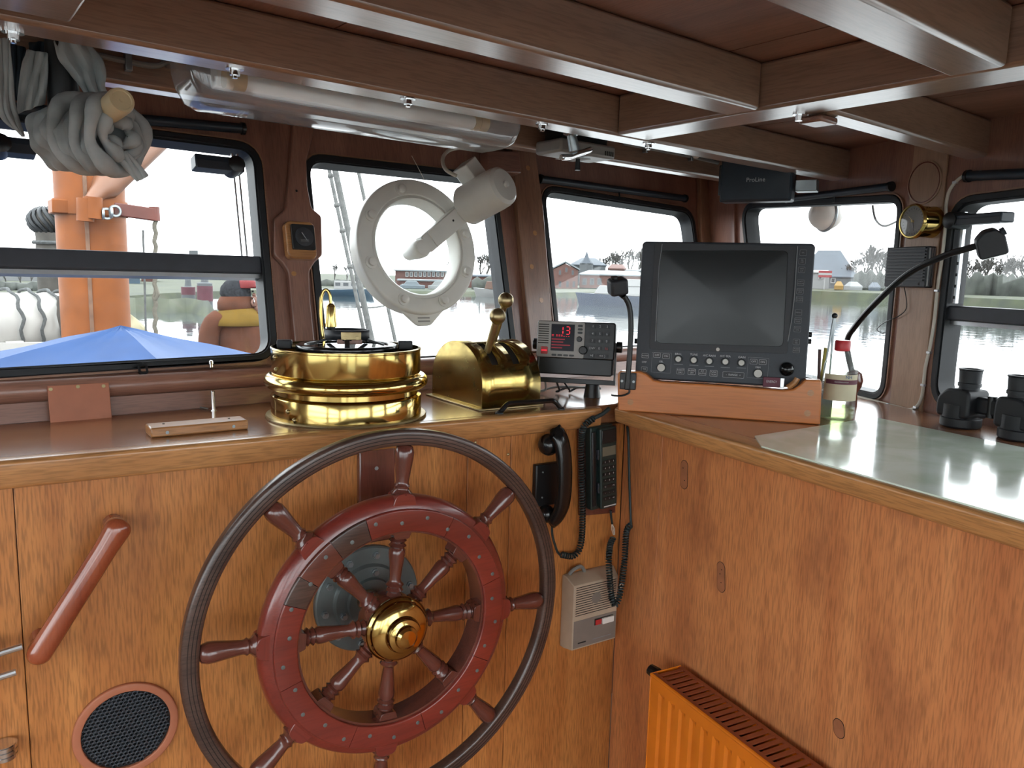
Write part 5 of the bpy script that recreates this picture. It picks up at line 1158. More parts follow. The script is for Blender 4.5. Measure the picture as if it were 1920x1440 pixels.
# ---------------------------------------------------------------- grey cloth round the searchlight handle
sl = thing('searchlight_control', 'beige handle of a ceiling searchlight control poking out of a grey cloth', 'handle')
h0 = far(172, 234, 1.31); h1 = far(229, 187, 1.215); dh = (h1-h0).normalized(); HF = FR(h0, dh.orthogonal(), dh.cross(dh.orthogonal()))
if V((HF[0][2], HF[1][2], HF[2][2])).dot(dh) < 0: HF = HF @ Matrix.Rotation(pi, 4, 'X')
HL = (h1-h0).length
MB().lathe([(.012, -.03), (.013, 0), (.0135, HL*.45), (.0165, HL*.55), (.0175, HL*.72), (.0180, HL*.95), (.0165, HL), (.0135, HL), (.0125, HL*.985), (.003, HL*.985), (.003, HL*.995), (.001, HL*.995)], 32, HF).build('handle', 'cream', sl, ang=35)
cc = far(120, 235, 1.36)
MB().cyl((cc.x, cc.y, cc.z), (cc.x, cc.y, ZCEIL-.0005), .020, n=16).build('column', 'black', sl); MB().lathe([(.04, 0), (.04, -.02), (.022, -.035)], 24, Matrix.Translation((cc.x, cc.y, ZCEIL-.0005))).build('ceiling_flange', 'black', sl)
MB().tube([cc, h0], .014, 12).build('elbow', 'black', sl)
cl = thing('grey_cloth', 'grey rag wrapped and draped round the ceiling searchlight handle at top left', 'cloth')
a0 = far(92, 250, 1.40); a1 = far(222, 256, 1.27); ax = (a1-a0).normalized(); e1 = ax.cross(V((0, 0, 1))).normalized(); e2 = e1.cross(ax)
loops = []; NS = 34; NT = 40
for i in range(NS+1):
    s_ = i/NS; c = a0.lerp(a1, s_)+V((0, 0, -.006*sin(s_*9)))
    env = (.72+.36*sin(pi*min(1, s_*.62+.2)))*(1 if s_ > .06 else .55+s_*7)
    lp = []
    for k in range(NT):
        t = 2*pi*k/NT; r_ = .043*env*(1+.10*sin(3*t+5*s_)+.06*sin(7*t-9*s_))+.0050*sin(s_*46+1.6*sin(t)+1.1*sin(2*t+1))+.0022*sin(s_*80+3*t)
        lp.append(c+e1*r_*cos(t)+e2*r_*sin(t)*1.0)
    loops.append(lp)
for j, f_ in enumerate((.82, .60, .35)):                # folded-in open end
    lp = [a1+ax*(-.004-.012*j)+(p-a1)*f_ for p in loops[NS]]; loops.append(lp)
MB().loft(loops).build('wrap', 'cloth', cl, ang=75, sub=1)
for R0, s_, tl_ in ((.050, .98, .25), (.049, .80, .12), (.050, .60, -.2)):
    c = a0.lerp(a1, s_); P = []
    for k in range(36):
        t = 2*pi*k/36; P.append(c+e1*R0*cos(t)*(1+.05*sin(3*t))+e2*R0*sin(t)*(1+.06*sin(2*t+1))+ax*(tl_*.05*cos(t)+.004*sin(5*t)))
    MB().tube(P, [.010+.003*sin(3*2*pi*k/36+R0*100) for k in range(36)], 10, closed=True).build('fold_band', 'cloth', cl, ang=75)
for R0, s_, tl_ in ((.031, 1.005, .3), (.016, .99, -.3)):
    c = a0.lerp(a1, s_)+e2*.004; P = []
    for k in range(30):
        t = 2*pi*k/30; P.append(c+e1*R0*cos(t)*(1+.12*sin(2*t))+e2*R0*sin(t)*(1+.1*sin(3*t+1))+ax*(tl_*.03*cos(t)+.004*sin(4*t)))
    MB().tube(P, [.0085+.003*sin(4*2*pi*k/30) for k in range(30)], 8, closed=True).build('inner_fold', 'cloth', cl, ang=75)
def drape(left, right, dist, mat='cloth', amp=.006, nx=10, d2=None):
    Lp = bez([far(x, y, dist) for x, y in left], 6); Rp = bez([far(x, y, d2 or dist) for x, y in right], 6); n_ = min(len(Lp), len(Rp)); rows = []
    vw = ray(100, 150).normalized()
    for i in range(n_):
        t = i/(n_-1); l = Lp[int(round(t*(len(Lp)-1)))]; r_ = Rp[int(round(t*(len(Rp)-1)))]
        rows.append([l.lerp(r_, k/nx)+vw*amp*(sin(k*1.7+t*4)+.6*sin(k*.8-t*7)) for k in range(nx+1)])
    o = MB().grid(rows).build('drape', mat, cl, ang=75); m_ = o.modifiers.new('t', 'SOLIDIFY'); m_.thickness = .003; m_2 = o.modifiers.new('s', 'SUBSURF'); m_2.levels = 1; m_2.render_levels = 1
drape([(-8, 72), (-6, 140), (0, 215), (40, 252)], [(20, 70), (24, 140), (28, 200), (44, 258)], 1.33, amp=.003)
drape([(48, 92), (40, 140), (30, 215)], [(92, 100), (88, 150), (82, 196)], 1.35, 'cloth')
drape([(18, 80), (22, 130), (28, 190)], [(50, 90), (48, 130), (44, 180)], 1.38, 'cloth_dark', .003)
drape([(98, 76), (108, 108), (130, 135), (150, 160), (165, 190)], [(168, 80), (192, 112), (198, 140), (196, 165), (215, 195)], 1.34, 'cloth', .006)
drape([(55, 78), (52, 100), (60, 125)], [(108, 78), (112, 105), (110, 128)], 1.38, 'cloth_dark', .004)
drape([(104, 142), (104, 165), (118, 188)], [(142, 140), (150, 165), (155, 190)], 1.36, 'cloth', .004)
drape([(212, 290), (232, 312), (256, 342)], [(238, 282), (258, 305), (279, 331)], 1.27, 'cloth', .0015)
# ================================================================ outside
KX = .42  # light level put into colour: darkens outside materials against the raised exposure
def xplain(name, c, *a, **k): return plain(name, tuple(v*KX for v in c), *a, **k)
xplain('tarp', (.028, .10, .30), .6, var=.10, nscale=5, spec=.15)
xplain('mast_orange', (.46, .13, .022), .55, var=.18, nscale=7, spec=.25)
xplain('boom_brown', (.40, .17, .085), .35, var=.15, nscale=5)
xplain('mast_red', (.22, .040, .018), .45, var=.2, nscale=9)
xplain('worn_paint', (.34, .17, .09), .6, var=.25, nscale=25)
xplain('canvas_white', (1.0, .98, .92), .7, var=.06, nscale=6)
xplain('canvas_yellow', (.70, .64, .40), .7, var=.08, nscale=6)
xplain('rope_grey', (.16, .17, .17), .9, var=.3, nscale=60)
xplain('rope_beige', (.27, .24, .18), .9, var=.2, nscale=60)
xplain('wire_grey', (.17, .175, .165), .7, var=.3, nscale=40)
xplain('pile_wood', (.15, .135, .115), .85, var=.3, nscale=12)
xplain('vent_dark', (.045, .05, .055), .5, .3, var=.3, nscale=20)
xplain('deck_paint', (.11, .10, .095), .7, var=.15)
xplain('jacket_brown', (.17, .060, .030), .85, var=.22, nscale=8, spec=.2)
xplain('jacket_mustard', (.26, .15, .018), .85, var=.12, nscale=10, spec=.2)
xplain('hood_dark', (.055, .058, .065), .95, var=.5, nscale=60, spec=.1)
xplain('trousers_dark', (.03, .032, .04), .85, var=.2)
xplain('skin', (.36, .17, .12), .55, var=.06)
xplain('cap_red', (.30, .02, .022), .8, var=.1)
xplain('boot', (.02, .018, .016), .6)
xplain('brick', (.16, .062, .048), .85, var=.12, nscale=.6)
xplain('brick_pink', (.21, .10, .08), .85, var=.12, nscale=.6)
xplain('facade_grey', (.15, .165, .175), .8, var=.08, nscale=.3)
xplain('facade_pale', (.34, .35, .35), .8, var=.06, nscale=.3)
xplain('roof_slate', (.10, .125, .155), .7, var=.1, nscale=.4)
xplain('roof_metal', (.30, .34, .36), .5, var=.06, nscale=.4)
xplain('far_glass', (.06, .07, .08), .2)
xplain('far_white', (.42, .42, .41), .6, var=.04)
xplain('hull_navy', (.03, .055, .11), .5, var=.08, nscale=1, spec=.15)
xplain('hull_brown', (.14, .06, .03), .5, var=.1, nscale=2)
xplain('hull_blue', (.05, .11, .17), .4, var=.08, nscale=1)
xplain('sign_red', (.35, .03, .04), .6)
xplain('kiosk_yellow', (.38, .22, .04), .6)
xplain('dolphin_red', (.17, .05, .07), .8, var=.2, nscale=2)
xplain('tree_bark', (.10, .095, .085), .9, var=.2, nscale=1)
xplain('bush_dark', (.075, .085, .07), .95, var=.4, nscale=.5)
xplain('car_paint', (.16, .2, .23), .3)
m, nt, p = newmat('bank_grass'); L = nt.links.new
tc = nd(nt, 'ShaderNodeTexCoord'); no = nd(nt, 'ShaderNodeTexNoise', i_Scale=.35, i_Detail=8.0); L(tc.outputs['Object'], no.inputs['Vector'])
r = ramp(nt, [(.3, (.022, .027, .018)), (.55, (.038, .045, .022)), (.75, (.055, .052, .037))]); L(no.outputs['Fac'], r.inputs[0]); L(r.outputs[0], p.inputs['Base Color']); p.inputs['Roughness'].default_value = .95
m, nt, p = newmat('water'); L = nt.links.new
p.inputs['Base Color'].default_value = (.035, .045, .045, 1); p.inputs['Roughness'].default_value = .04; p.inputs['IOR'].default_value = 1.33; p.inputs['Specular IOR Level'].default_value = .9
tc = nd(nt, 'ShaderNodeTexCoord'); mp = nd(nt, 'ShaderNodeMapping'); mp.inputs['Scale'].default_value = (.5, .5, .5); L(tc.outputs['Object'], mp.inputs[0])
no = nd(nt, 'ShaderNodeTexNoise', i_Scale=1.6, i_Detail=4.0); L(mp.outputs[0], no.inputs['Vector'])
bp = nd(nt, 'ShaderNodeBump', i_Strength=.05, i_Distance=.3); L(no.outputs['Fac'], bp.inputs['Height']); L(bp.outputs[0], p.inputs['Normal'])

ZW = -1.7; ZD = -.35
def bearing(x): return math.atan((x-960)/FPX)+PSI
def pol(bg_, d, z): return V((sin(bg_)*d, cos(bg_)*d, z))
o = MB().grid([[(x, y, ZW) for x in (-700, 0, 700)] for y in (-700, 0, 700)]).build('harbour_water', 'water'); tag(o, 'calm bright harbour water around the ship', 'water', kind='stuff')
# shore all round, its distance read from the waterline
ctl = [(-150, 80), (-100, 80), (-60, 70), (bearing(-100)*180/pi, 66), (bearing(0)*180/pi, 66), (bearing(220)*180/pi, 70), (bearing(375)*180/pi, 90), (bearing(480)*180/pi, 105), (bearing(640)*180/pi, 115), (bearing(950)*180/pi, 122), (bearing(1140)*180/pi, 138), (bearing(1560)*180/pi, 172), (bearing(1850)*180/pi, 146), (bearing(2100)*180/pi, 135), (110, 120), (150, 110), (210, 80)]
def shore(bg_):
    g = bg_*180/pi
    for (a, da), (b, db) in zip(ctl, ctl[1:]):
        if a <= g <= b: t = (g-a)/(b-a); return da+(db-da)*t
    return 80
def bankh(bg_):
    g = bg_*180/pi; c = [(-200, .9), (bearing(200)*180/pi, .8), (bearing(600)*180/pi, .45), (bearing(1000)*180/pi, .5), (bearing(1140)*180/pi, .9), (bearing(1500)*180/pi, 2.0), (bearing(1950)*180/pi, 1.8), (220, 1)]
    for (a, da), (b, db) in zip(c, c[1:]):
        if a <= g <= b: return da+(db-da)*(g-a)/(b-a)
    return 1
def ZSf(bg_): return ZW+bankh(bg_)*1.02
rows = [[], [], [], []]
for i in range(181):
    g = rad(-150+2*i); d = shore(g)*(1+.012*sin(i*1.7))
    for k, (dd, z) in enumerate(((0, ZW-.3), (1.2, ZW+bankh(g)*.8), (6, ZW+bankh(g)), (500, ZW+bankh(g)*1.05+.1))): rows[k].append(pol(g, d+dd, z))
o = MB().grid(rows).build('shore_bank', 'bank_grass', ang=30); tag(o, kind='structure')
ZS = ZW+1.45
# ship's foredeck
o = MB().prism([(-2.6, 1.80), (2.9, 1.80), (2.7, 6.5), (1.6, 10), (.6, 11.5), (-.4, 10), (-2.2, 6.5)], ZD-.2, ZD).build('foredeck', 'deck_paint'); tag(o, kind='structure')

# ---------------------------------------------------------------- blue tarpaulin over the skylight
A = far(226, 611, 4.3); FLc = far(-45, 668, 5.0); FRc = far(520, 672, 4.95); NLc = far(-420, 790, 3.4); NRc = far(372, 742, 3.05)
tp = thing('blue_tarpaulin', 'blue tarpaulin stretched like a tent over the foredeck skylight', 'tarpaulin')
b = MB(); ring_ = [NLc, NRc, FRc, FLc]; n_ = 10; NV = []
def edge_pts(p, q, m_): return [p.lerp(q, i/m_) for i in range(m_)]
per = []
for i in range(4): per += edge_pts(ring_[i], ring_[(i+1) % 4], 10)
M_ = len(per); loops = []
for j in range(13):
    t = j/12; lp = []
    for k, q in enumerate(per):
        ph_ = (k % 10)/10; sag = sin(pi*ph_)*t*(1-t*.55)*.10; p_ = A.lerp(q, max(t, .004)); p_.z -= sag+.02*sin(k*2.1+j)*.15
        lp.append(p_)
    loops.append(lp)
loops.append([V((p_.x, p_.y, p_.z-.12)) for p_ in loops[-1]])
b.loft(loops); b.build('sheet', 'tarp', tp, ang=24)
ctr = (NLc+NRc+FRc+FLc)/4
MB().loft([[V((ctr.x+(q.x-ctr.x)*.9, ctr.y+(q.y-ctr.y)*.9, z)) for q in ring_] for z in (ZD+.0005, min(q.z for q in ring_)-.11)]).build('skylight_box', 'deck_paint', tp)

# ---------------------------------------------------------------- orange mast with its fittings
DM = 5.4; mc = far(173, 450, DM); mr = 50/FPX*DM*1.02
ms = thing('mast', 'thick orange painted mast with boom and fittings on the foredeck', 'mast', Matrix.Translation((mc.x, mc.y, 0)))
MB().cyl((0, 0, ZD+.0005), (0, 0, 5.5), mr, n=40).build('tube', 'mast_orange', ms)
tov = V((-mc.x, -mc.y, 0)).normalized(); sdv = V((-tov.y, tov.x, 0)) ; sdv = sdv if sdv.dot(CR) > 0 else -sdv
def mp3(px, py, out_=0):        # point on the mast's front, out_ metres towards the ship
    q = far(px, py, DM-mr-out_); return V((q.x-mc.x, q.y-mc.y, q.z))
def zof(py, px=170): return far(px, py, DM-mr).z
wx = mp3(164, 450); MB().box((wx.x, wx.y, (zof(640)+zof(270))/2), (.020, .016, zof(270)-zof(660))).build('weld_strip', 'worn_paint', ms)
for z0, z1 in ((zof(402), zof(372)),): MB().lathe([(mr+.012, z0), (mr+.012, z1)], 40, cap=False).build('band', 'mast_orange', ms)
pa = mp3(112, 388, -.1); MB().box(pa, (.10, .16, zof(374)-zof(400)), None).build('side_lug', 'mast_orange', ms, bev=.006)
g0 = mp3(168, 376, .08); g1 = far(330, 225, 5.75)-V((mc.x, mc.y, 0))
MB().tube([g0, g0.lerp(g1, .10), g0.lerp(g1, .16), g1], [.03, .05, .082, .085], 20).build('boom', 'boom_brown', ms); MB().cyl(mp3(160, 415, .10), mp3(160, 372, .10), .045, n=14).build('gooseneck_pin', 'mast_orange', ms)
MB().cyl(mp3(174, 410, .10), mp3(174, 370, .10), .05, n=14).build('gooseneck_socket', 'mast_orange', ms)
a0 = mp3(214, 392, .04); a1 = mp3(292, 403, .04); MB().bar(a0, a1, .06, .075).build('arm', 'mast_red', ms, bev=.006)
MB().cyl(mp3(289, 388, .04), mp3(291, 414, .04), .03, n=12).build('arm_tip', 'mast_red', ms)
lk = [MB() for _ in range(5)]
for k in range(5):
    c = mp3(184+k*8, 398+3*sin(k), .10); MB().ring([(.028+.008*cos(t), .008*sin(t)) for t in [2*pi*i/6 for i in range(6)]], 16, Matrix.Translation(c) @ Matrix.Rotation(pi/2, 4, 'X') @ Matrix.Rotation(k*pi/2, 4, 'Y')).build('chain_link', 'steel', ms)
c = mp3(263, 421, .04); Rv = Matrix.Translation(c) @ tov.to_track_quat('Z', 'Y').to_matrix().to_4x4()
MB().lathe([(.012, -.02), (.036, -.02), (.030, -.006), (.030, .006), (.036, .02), (.012, .02)], 24, Rv).build('pulley', 'alu', ms)
MB().tube(bez([mp3(266, 412, .04), mp3(278, 403, .04), mp3(288, 398, .04)], 4), .010, 8).build('pulley_strap', 'steel', ms)
MB().tube([mp3(268, 428, .04), mp3(272, 560, .04), mp3(276, 720, .04)], .006, 6).build('halyard', 'wire_grey', ms)
P = [mp3(291, 405+i*8, .04)+V((.006*sin(i*1.9), 0, 0)) for i in range(42)]; MB().tube(P, .013, 8).build('rope', 'rope_beige', ms)
MB().tube([mp3(292, 540, .045), mp3(296, 552, .05), mp3(291, 562, .045)], .012, 6).build('rope_knot', 'rope_beige', ms)

# ---------------------------------------------------------------- white lashed roll
DR = 6.3; r0 = far(-150, 610, DR-.3); r1 = far(226, 603, DR+.2); rr = 51/FPX*DR; ax = (r1-r0).normalized()
wr = thing('white_roll', 'big white rolled cover lashed with grey ropes behind the mast', 'cover')
N = 24; P = [r0.lerp(r1, i/N) for i in range(N+1)]
Rr = [rr*(1-.10*abs(sin(i*1.32))) for i in range(N+1)]; Rr[0] *= .7; Rr[-1] *= .55; Rr[-2] *= .9
MB().tube(P, Rr, 28).build('roll', 'canvas_white', wr, ang=70)
sv = ax.cross(V((0, 0, 1))).normalized(); upv = sv.cross(ax)
for px in (13, 52, 88, 117):
    c = onpl(px, 605, r0, sv); Q = [c+(sv*cos(t)+upv*sin(t))*(rr*1.02)+ax*.012*sin(9*t) for t in [2*pi*i/40 for i in range(40)]]; MB().tube(Q, .011, 6, closed=True).build('lashing', 'rope_grey', wr)
b = MB(); q = [far(108, 555, DR-.25), far(120, 556, DR-.25), far(116, 590, DR-.27), far(112, 616, DR-.27), far(106, 590, DR-.27)]
b.add(q+[p_+V((.004, .006, 0)) for p_ in q], [(0, 1, 2, 3, 4), (9, 8, 7, 6, 5)]+[(i, (i+1) % 5, 5+(i+1) % 5, 5+i) for i in range(5)]); b.build('canvas_strap', 'pile_wood', wr)
for px in (20, 150):
    c = onpl(px, 640, r0, sv); MB().bx(c.x-.05, c.x+.05, c.y-.25, c.y+.25, ZD+.0005, c.z+.02).build('cradle', 'canvas_white', wr)
MB().bar(far(-160, 652, DR-.35), far(150, 648, DR-.35), .06, .05).build('cradle_rail', 'canvas_white', wr)
fb = thing('canvas_flap', 'pale yellow and white canvas flap right of the mast foot', 'canvas')
q = [far(215, 556, 6.0), far(226, 566, 5.95), far(246, 590, 5.9), far(270, 622, 5.9)]; lo_ = [far(215, 640, 5.9), far(228, 645, 5.85), far(246, 650, 5.8), far(272, 655, 5.8)]
rows = [[p_.lerp(l_, t) + V((.02*sin(t*6), .03*sin(t*5+i), 0)) for i, (p_, l_) in enumerate(zip(bez(q, 4), bez(lo_, 4)))] for t in [j/8 for j in range(9)]]
o = MB().grid(rows).build('canvas', 'canvas_yellow', fb, ang=70); sm = o.modifiers.new('t', 'SOLIDIFY'); sm.thickness = .02
bs = far(245, 655, 5.85); MB().bx(bs.x-.2, bs.x+.2, bs.y-.12, bs.y+.1, ZD+.0005, bs.z+.01).build('stowage_box', 'canvas_white', fb)

# ---------------------------------------------------------------- mooring pile with slatted round cap
DP = 9.0; pc = far(94, 460, DP); pr = 21/FPX*DP
pv = thing('mooring_pile', 'weathered grey wooden pile with a dark round slatted cap', 'pile', Matrix.Translation((pc.x, pc.y, 0)))
zt = far(94, 436, DP).z; MB().lathe([(pr*1.05, ZW-.3), (pr, 0), (pr*.98, zt-.25), (pr*1.02, zt-.24), (pr*.92, zt-.1), (pr*.95, zt)], 24).build('post', 'pile_wood', pv, ang=50)
zc_ = far(94, 415, DP).z; rc2 = 28/FPX*DP
MB().sph((0, 0, zc_), rc2*.9, 24, 14, (1, 1, .75)).build('cap_core', 'pile_wood', pv)
for k in range(16):
    t = 2*pi*k/16; Q = [(rc2*1.02*sin(u)*cos(t+.5*u), rc2*1.02*sin(u)*sin(t+.5*u), zc_+rc2*.76*cos(u)) for u in [.35+2.4*i/8 for i in range(9)]]
    MB().tube(Q, [.02]*9, 5).build('cap_slat', 'vent_dark', pv)
for z in (.10, .2, .3): MB().ring([(pr*1.06+.02*cos(t), zt-z+.02*sin(t)) for t in [2*pi*i/6 for i in range(6)]], 28).build('rope_turn', 'rope_grey', pv)

# ---------------------------------------------------------------- shrouds in front of the second window
def shroud(p, q, d, r_, label):
    a = far(*p, d); b = far(*q, d*.94); v = b-a; a = a-v*.6; t_ = thing('shroud', label, 'rigging', ID, 'rigging wires seen through the front window')
    e = b+v*.45; 
    if v.z < 0: e = b+v*((ZD+.9-b.z)/v.z) if b.z > ZD+.9 else b
    MB().tube([a, e], r_, 10).build('wire', 'wire_grey', t_); MB().cyl((e.x, e.y, e.z), (e.x, e.y, ZD), r_*1.4, n=10).build('turnbuckle', 'steel', t_); return t_
s1 = shroud((615, 308), (684, 630), 4.6, .0105, 'thin rigging wire nearest the left pillar of the second window')
s2 = shroud((626, 308), (698, 643), 4.75, .018, 'thick rigging rope just right of the thin wire')
s3 = shroud((670, 313), (743, 648), 5.4, .012, 'rigging wire passing behind the clear-view disc')
for (x0, y0, x1, y1) in ((668, 575, 722, 573), (617, 312, 648, 313)): MB().tube(bez([far(x0, y0, 4.5), far((x0+x1)/2, (y0+y1)/2+3, 4.6), far(x1, y1, 4.8)], 4), .006, 6).build('ratline', 'wire_grey', s2)
for yy in (330, 385, 433, 500): MB().sph(far(615+(yy-308)*.2145, yy, 4.6-.28*(yy-308)/322), .018, 8, 6).build('seizing', 'wire_grey', s1)

# ---------------------------------------------------------------- person on the foredeck
DPn = 7.6; pb = far(446, 560, DPn); PFr = FR((pb.x, pb.y, ZD), CR.xy.to_3d(), (0, 0, 1))      # local x: image right, y: up, z: towards the ship
pe = thing('person', 'person in brown jacket with mustard shoulders and red cap, hand at the face', 'person', PFr)
zt = fpx(PFr, 446, 518)[1]; S = zt/1.76                     # stands upright; scale to the height seen
def P3(x, y, z=0): return V((x*S, y*S, z*S))
def skin(name, verts, edges, radii, mat, sub=2):
    me = bpy.data.meshes.new(name); me.from_pydata([tuple(P3(*v)) for v in verts], edges, []); me.materials.append(MAT[mat])
    o = bpy.data.objects.new(name, me); COL.objects.link(o); o.parent = pe
    m_ = o.modifiers.new('skin', 'SKIN'); m_.use_smooth_shade = True
    for v, r_ in zip(me.skin_vertices[0].data, radii): v.radius = (r_[0]*S, r_[1]*S) if isinstance(r_, tuple) else (r_*S, r_*S)
    me.skin_vertices[0].data[0].use_root = True
    if sub: s_ = o.modifiers.new('sub', 'SUBSURF'); s_.levels = sub; s_.render_levels = sub
    return o
# faces image right and a little away; near arm hangs, far hand is raised to the mouth
vb = [(0, .95, 0), (0, 1.15, 0), (.01, 1.38, 0), (.02, 1.50, 0), (.045, 1.60, 0), (.055, 1.68, 0),
      (-.02, .93, .09), (0, .52, .10), (-.03, .10, .10), (.10, .05, .10), (.0, .93, -.09), (.05, .52, -.10), (.02, .10, -.10), (.15, .05, -.10),
      (-.12, 1.36, .14), (-.198, 1.12, .215), (-.15, .90, .222), (-.12, .82, .225), (.05, 1.40, -.17), (.22, 1.20, -.16), (.19, 1.42, -.04), (.155, 1.50, .0)]
eb = [(0, 1), (1, 2), (2, 3), (3, 4), (4, 5), (0, 6), (6, 7), (7, 8), (8, 9), (0, 10), (10, 11), (11, 12), (12, 13), (2, 14), (14, 15), (15, 16), (16, 17), (2, 18), (18, 19), (19, 20), (20, 21)]
rb2 = [.13, .12, .13, .055, (.085, .095), (.07, .08), .085, .06, .04, .035, .085, .06, .04, .035, .06, .045, .035, .03, .06, .045, .035, .028]
skin('body', vb, eb, rb2, 'skin')
def tor(name, mat, rings, n=28):        # closed garment from elliptical rings (x, y, rx, rz)
    MB().loft([[P3(cx+rx*cos(2*pi*k/n), cy, rz*sin(2*pi*k/n)) for k in range(n)] for cx, cy, rx, rz in rings]).build(name, mat, pe, ang=75)
tor('jacket', 'jacket_brown', [(.0, .78, .225, .20), (.0, .80, .235, .21), (-.005, 1.0, .225, .20), (-.005, 1.2, .235, .20), (.0, 1.32, .235, .20), (.005, 1.40, .205, .19), (.01, 1.455, .15, .15), (.015, 1.48, .11, .11)])
tor('yoke', 'jacket_mustard', [(-.03, 1.315, .262, .245), (-.03, 1.32, .268, .25), (-.025, 1.36, .258, .24), (-.01, 1.41, .222, .21), (.01, 1.46, .150, .152), (.012, 1.475, .13, .13)])
MB().tube(bez([P3(-.11, 1.385, .13), P3(-.178, 1.30, .19), P3(-.200, 1.12, .215), (P3(-.175, .95, .22)), P3(-.13, .86, .225)], 5), [.085*S]+[.092*S]*4+[.088*S]*5+[.082*S]*5+[.07*S]*5+[.06*S], 16).build('sleeve', 'jacket_brown', pe, ang=75)
MB().tube(bez([P3(.10, 1.38, -.10), P3(.20, 1.28, -.16), P3(.25, 1.18, -.14), P3(.225, 1.32, -.07), P3(.18, 1.45, -.02)], 5), [.085*S]*6+[.08*S]*5+[.072*S]*5+[.06*S]*5, 16).build('sleeve', 'jacket_brown', pe, ang=75)
tor('collar', 'jacket_brown', [(-.015, 1.43, .13, .13), (-.02, 1.46, .165, .15), (-.02, 1.52, .165, .15), (-.012, 1.57, .145, .135), (-.01, 1.585, .12, .115)])
tor('hood', 'hood_dark', [(-.015, 1.56, .125, .12), (-.02, 1.60, .140, .13), (-.02, 1.66, .130, .125), (-.01, 1.71, .10, .10), (.0, 1.745, .055, .055), (.0, 1.752, .01, .01)])
tor('cap', 'cap_red', [(.075, 1.655, .098, .098), (.08, 1.66, .102, .10), (.08, 1.71, .09, .09), (.075, 1.745, .055, .055), (.07, 1.752, .01, .01)])
MB().prism([(P3(.15, 0).x, P3(0, .075).y*-1), (P3(.27, 0).x, P3(0, .06).y*-1), (P3(.27, 0).x, P3(0, .06).y), (P3(.14, 0).x, P3(0, .075).y)], 0, .012, Matrix.Translation((0, P3(0, 1.665).y, 0)) @ Matrix.Rotation(-pi/2, 4, 'X')).build('cap_peak', 'cap_red', pe)
MB().sph(P3(.150, 1.595, 0), .018*S, 10, 8).build('nose', 'skin', pe)
for dz in (-.035, .035): MB().sph(P3(.128, 1.625, dz), .011*S, 8, 6).build('eye', 'boot', pe)
MB().bx(*[c_ for c_ in (P3(.135, 0).x, P3(.146, 0).x, P3(0, 1.545).y, P3(0, 1.553).y, -.025*S, .025*S)]).build('mouth', 'cap_red', pe)
hd = P3(.165, 1.515, .01)
for k in range(4):
    z = (-.03+.02*k)*S; MB().tube(bez([hd+V((0, -.02*S, z)), hd+V((.012*S, .03*S, z)), hd+V((-.002*S, .055*S, z)), hd+V((-.018*S, .06*S, z))], 4), .0095*S, 8).build('finger', 'skin', pe)
MB().tube(bez([hd+V((-.01*S, -.02*S, .03*S)), hd+V((-.02*S, .01*S, .045*S)), hd+V((-.015*S, .035*S, .03*S))], 4), .0105*S, 8).build('thumb', 'skin', pe)
lh = P3(-.115, .80, .225)
for k in range(4): z = (-.03+.02*k)*S; MB().tube(bez([lh+V((0, 0, z)), lh+V((.01*S, -.05*S, z)), lh+V((.02*S, -.08*S, z))], 4), .009*S, 8).build('finger', 'skin', pe)
MB().tube(bez([lh+V((.02*S, .02*S, 0)), lh+V((.04*S, -.02*S, 0)), lh+V((.042*S, -.045*S, 0))], 4), .010*S, 8).build('thumb', 'skin', pe)
skin('trousers', [(0, .97, 0), (-.02, .88, .09), (0, .52, .10), (-.03, .12, .10), (0, .88, -.09), (.05, .52, -.10), (.02, .12, -.10)], [(0, 1), (1, 2), (2, 3), (0, 4), (4, 5), (5, 6)], [.15, .11, .085, .07, .11, .085, .07], 'trousers_dark')
for dz, dx in ((.10, -.03), (-.10, .02)): MB().sph(P3(dx+.06, .048, dz), .13*S, 16, 10, (1, .36, .42)).build('boot', 'boot', pe)

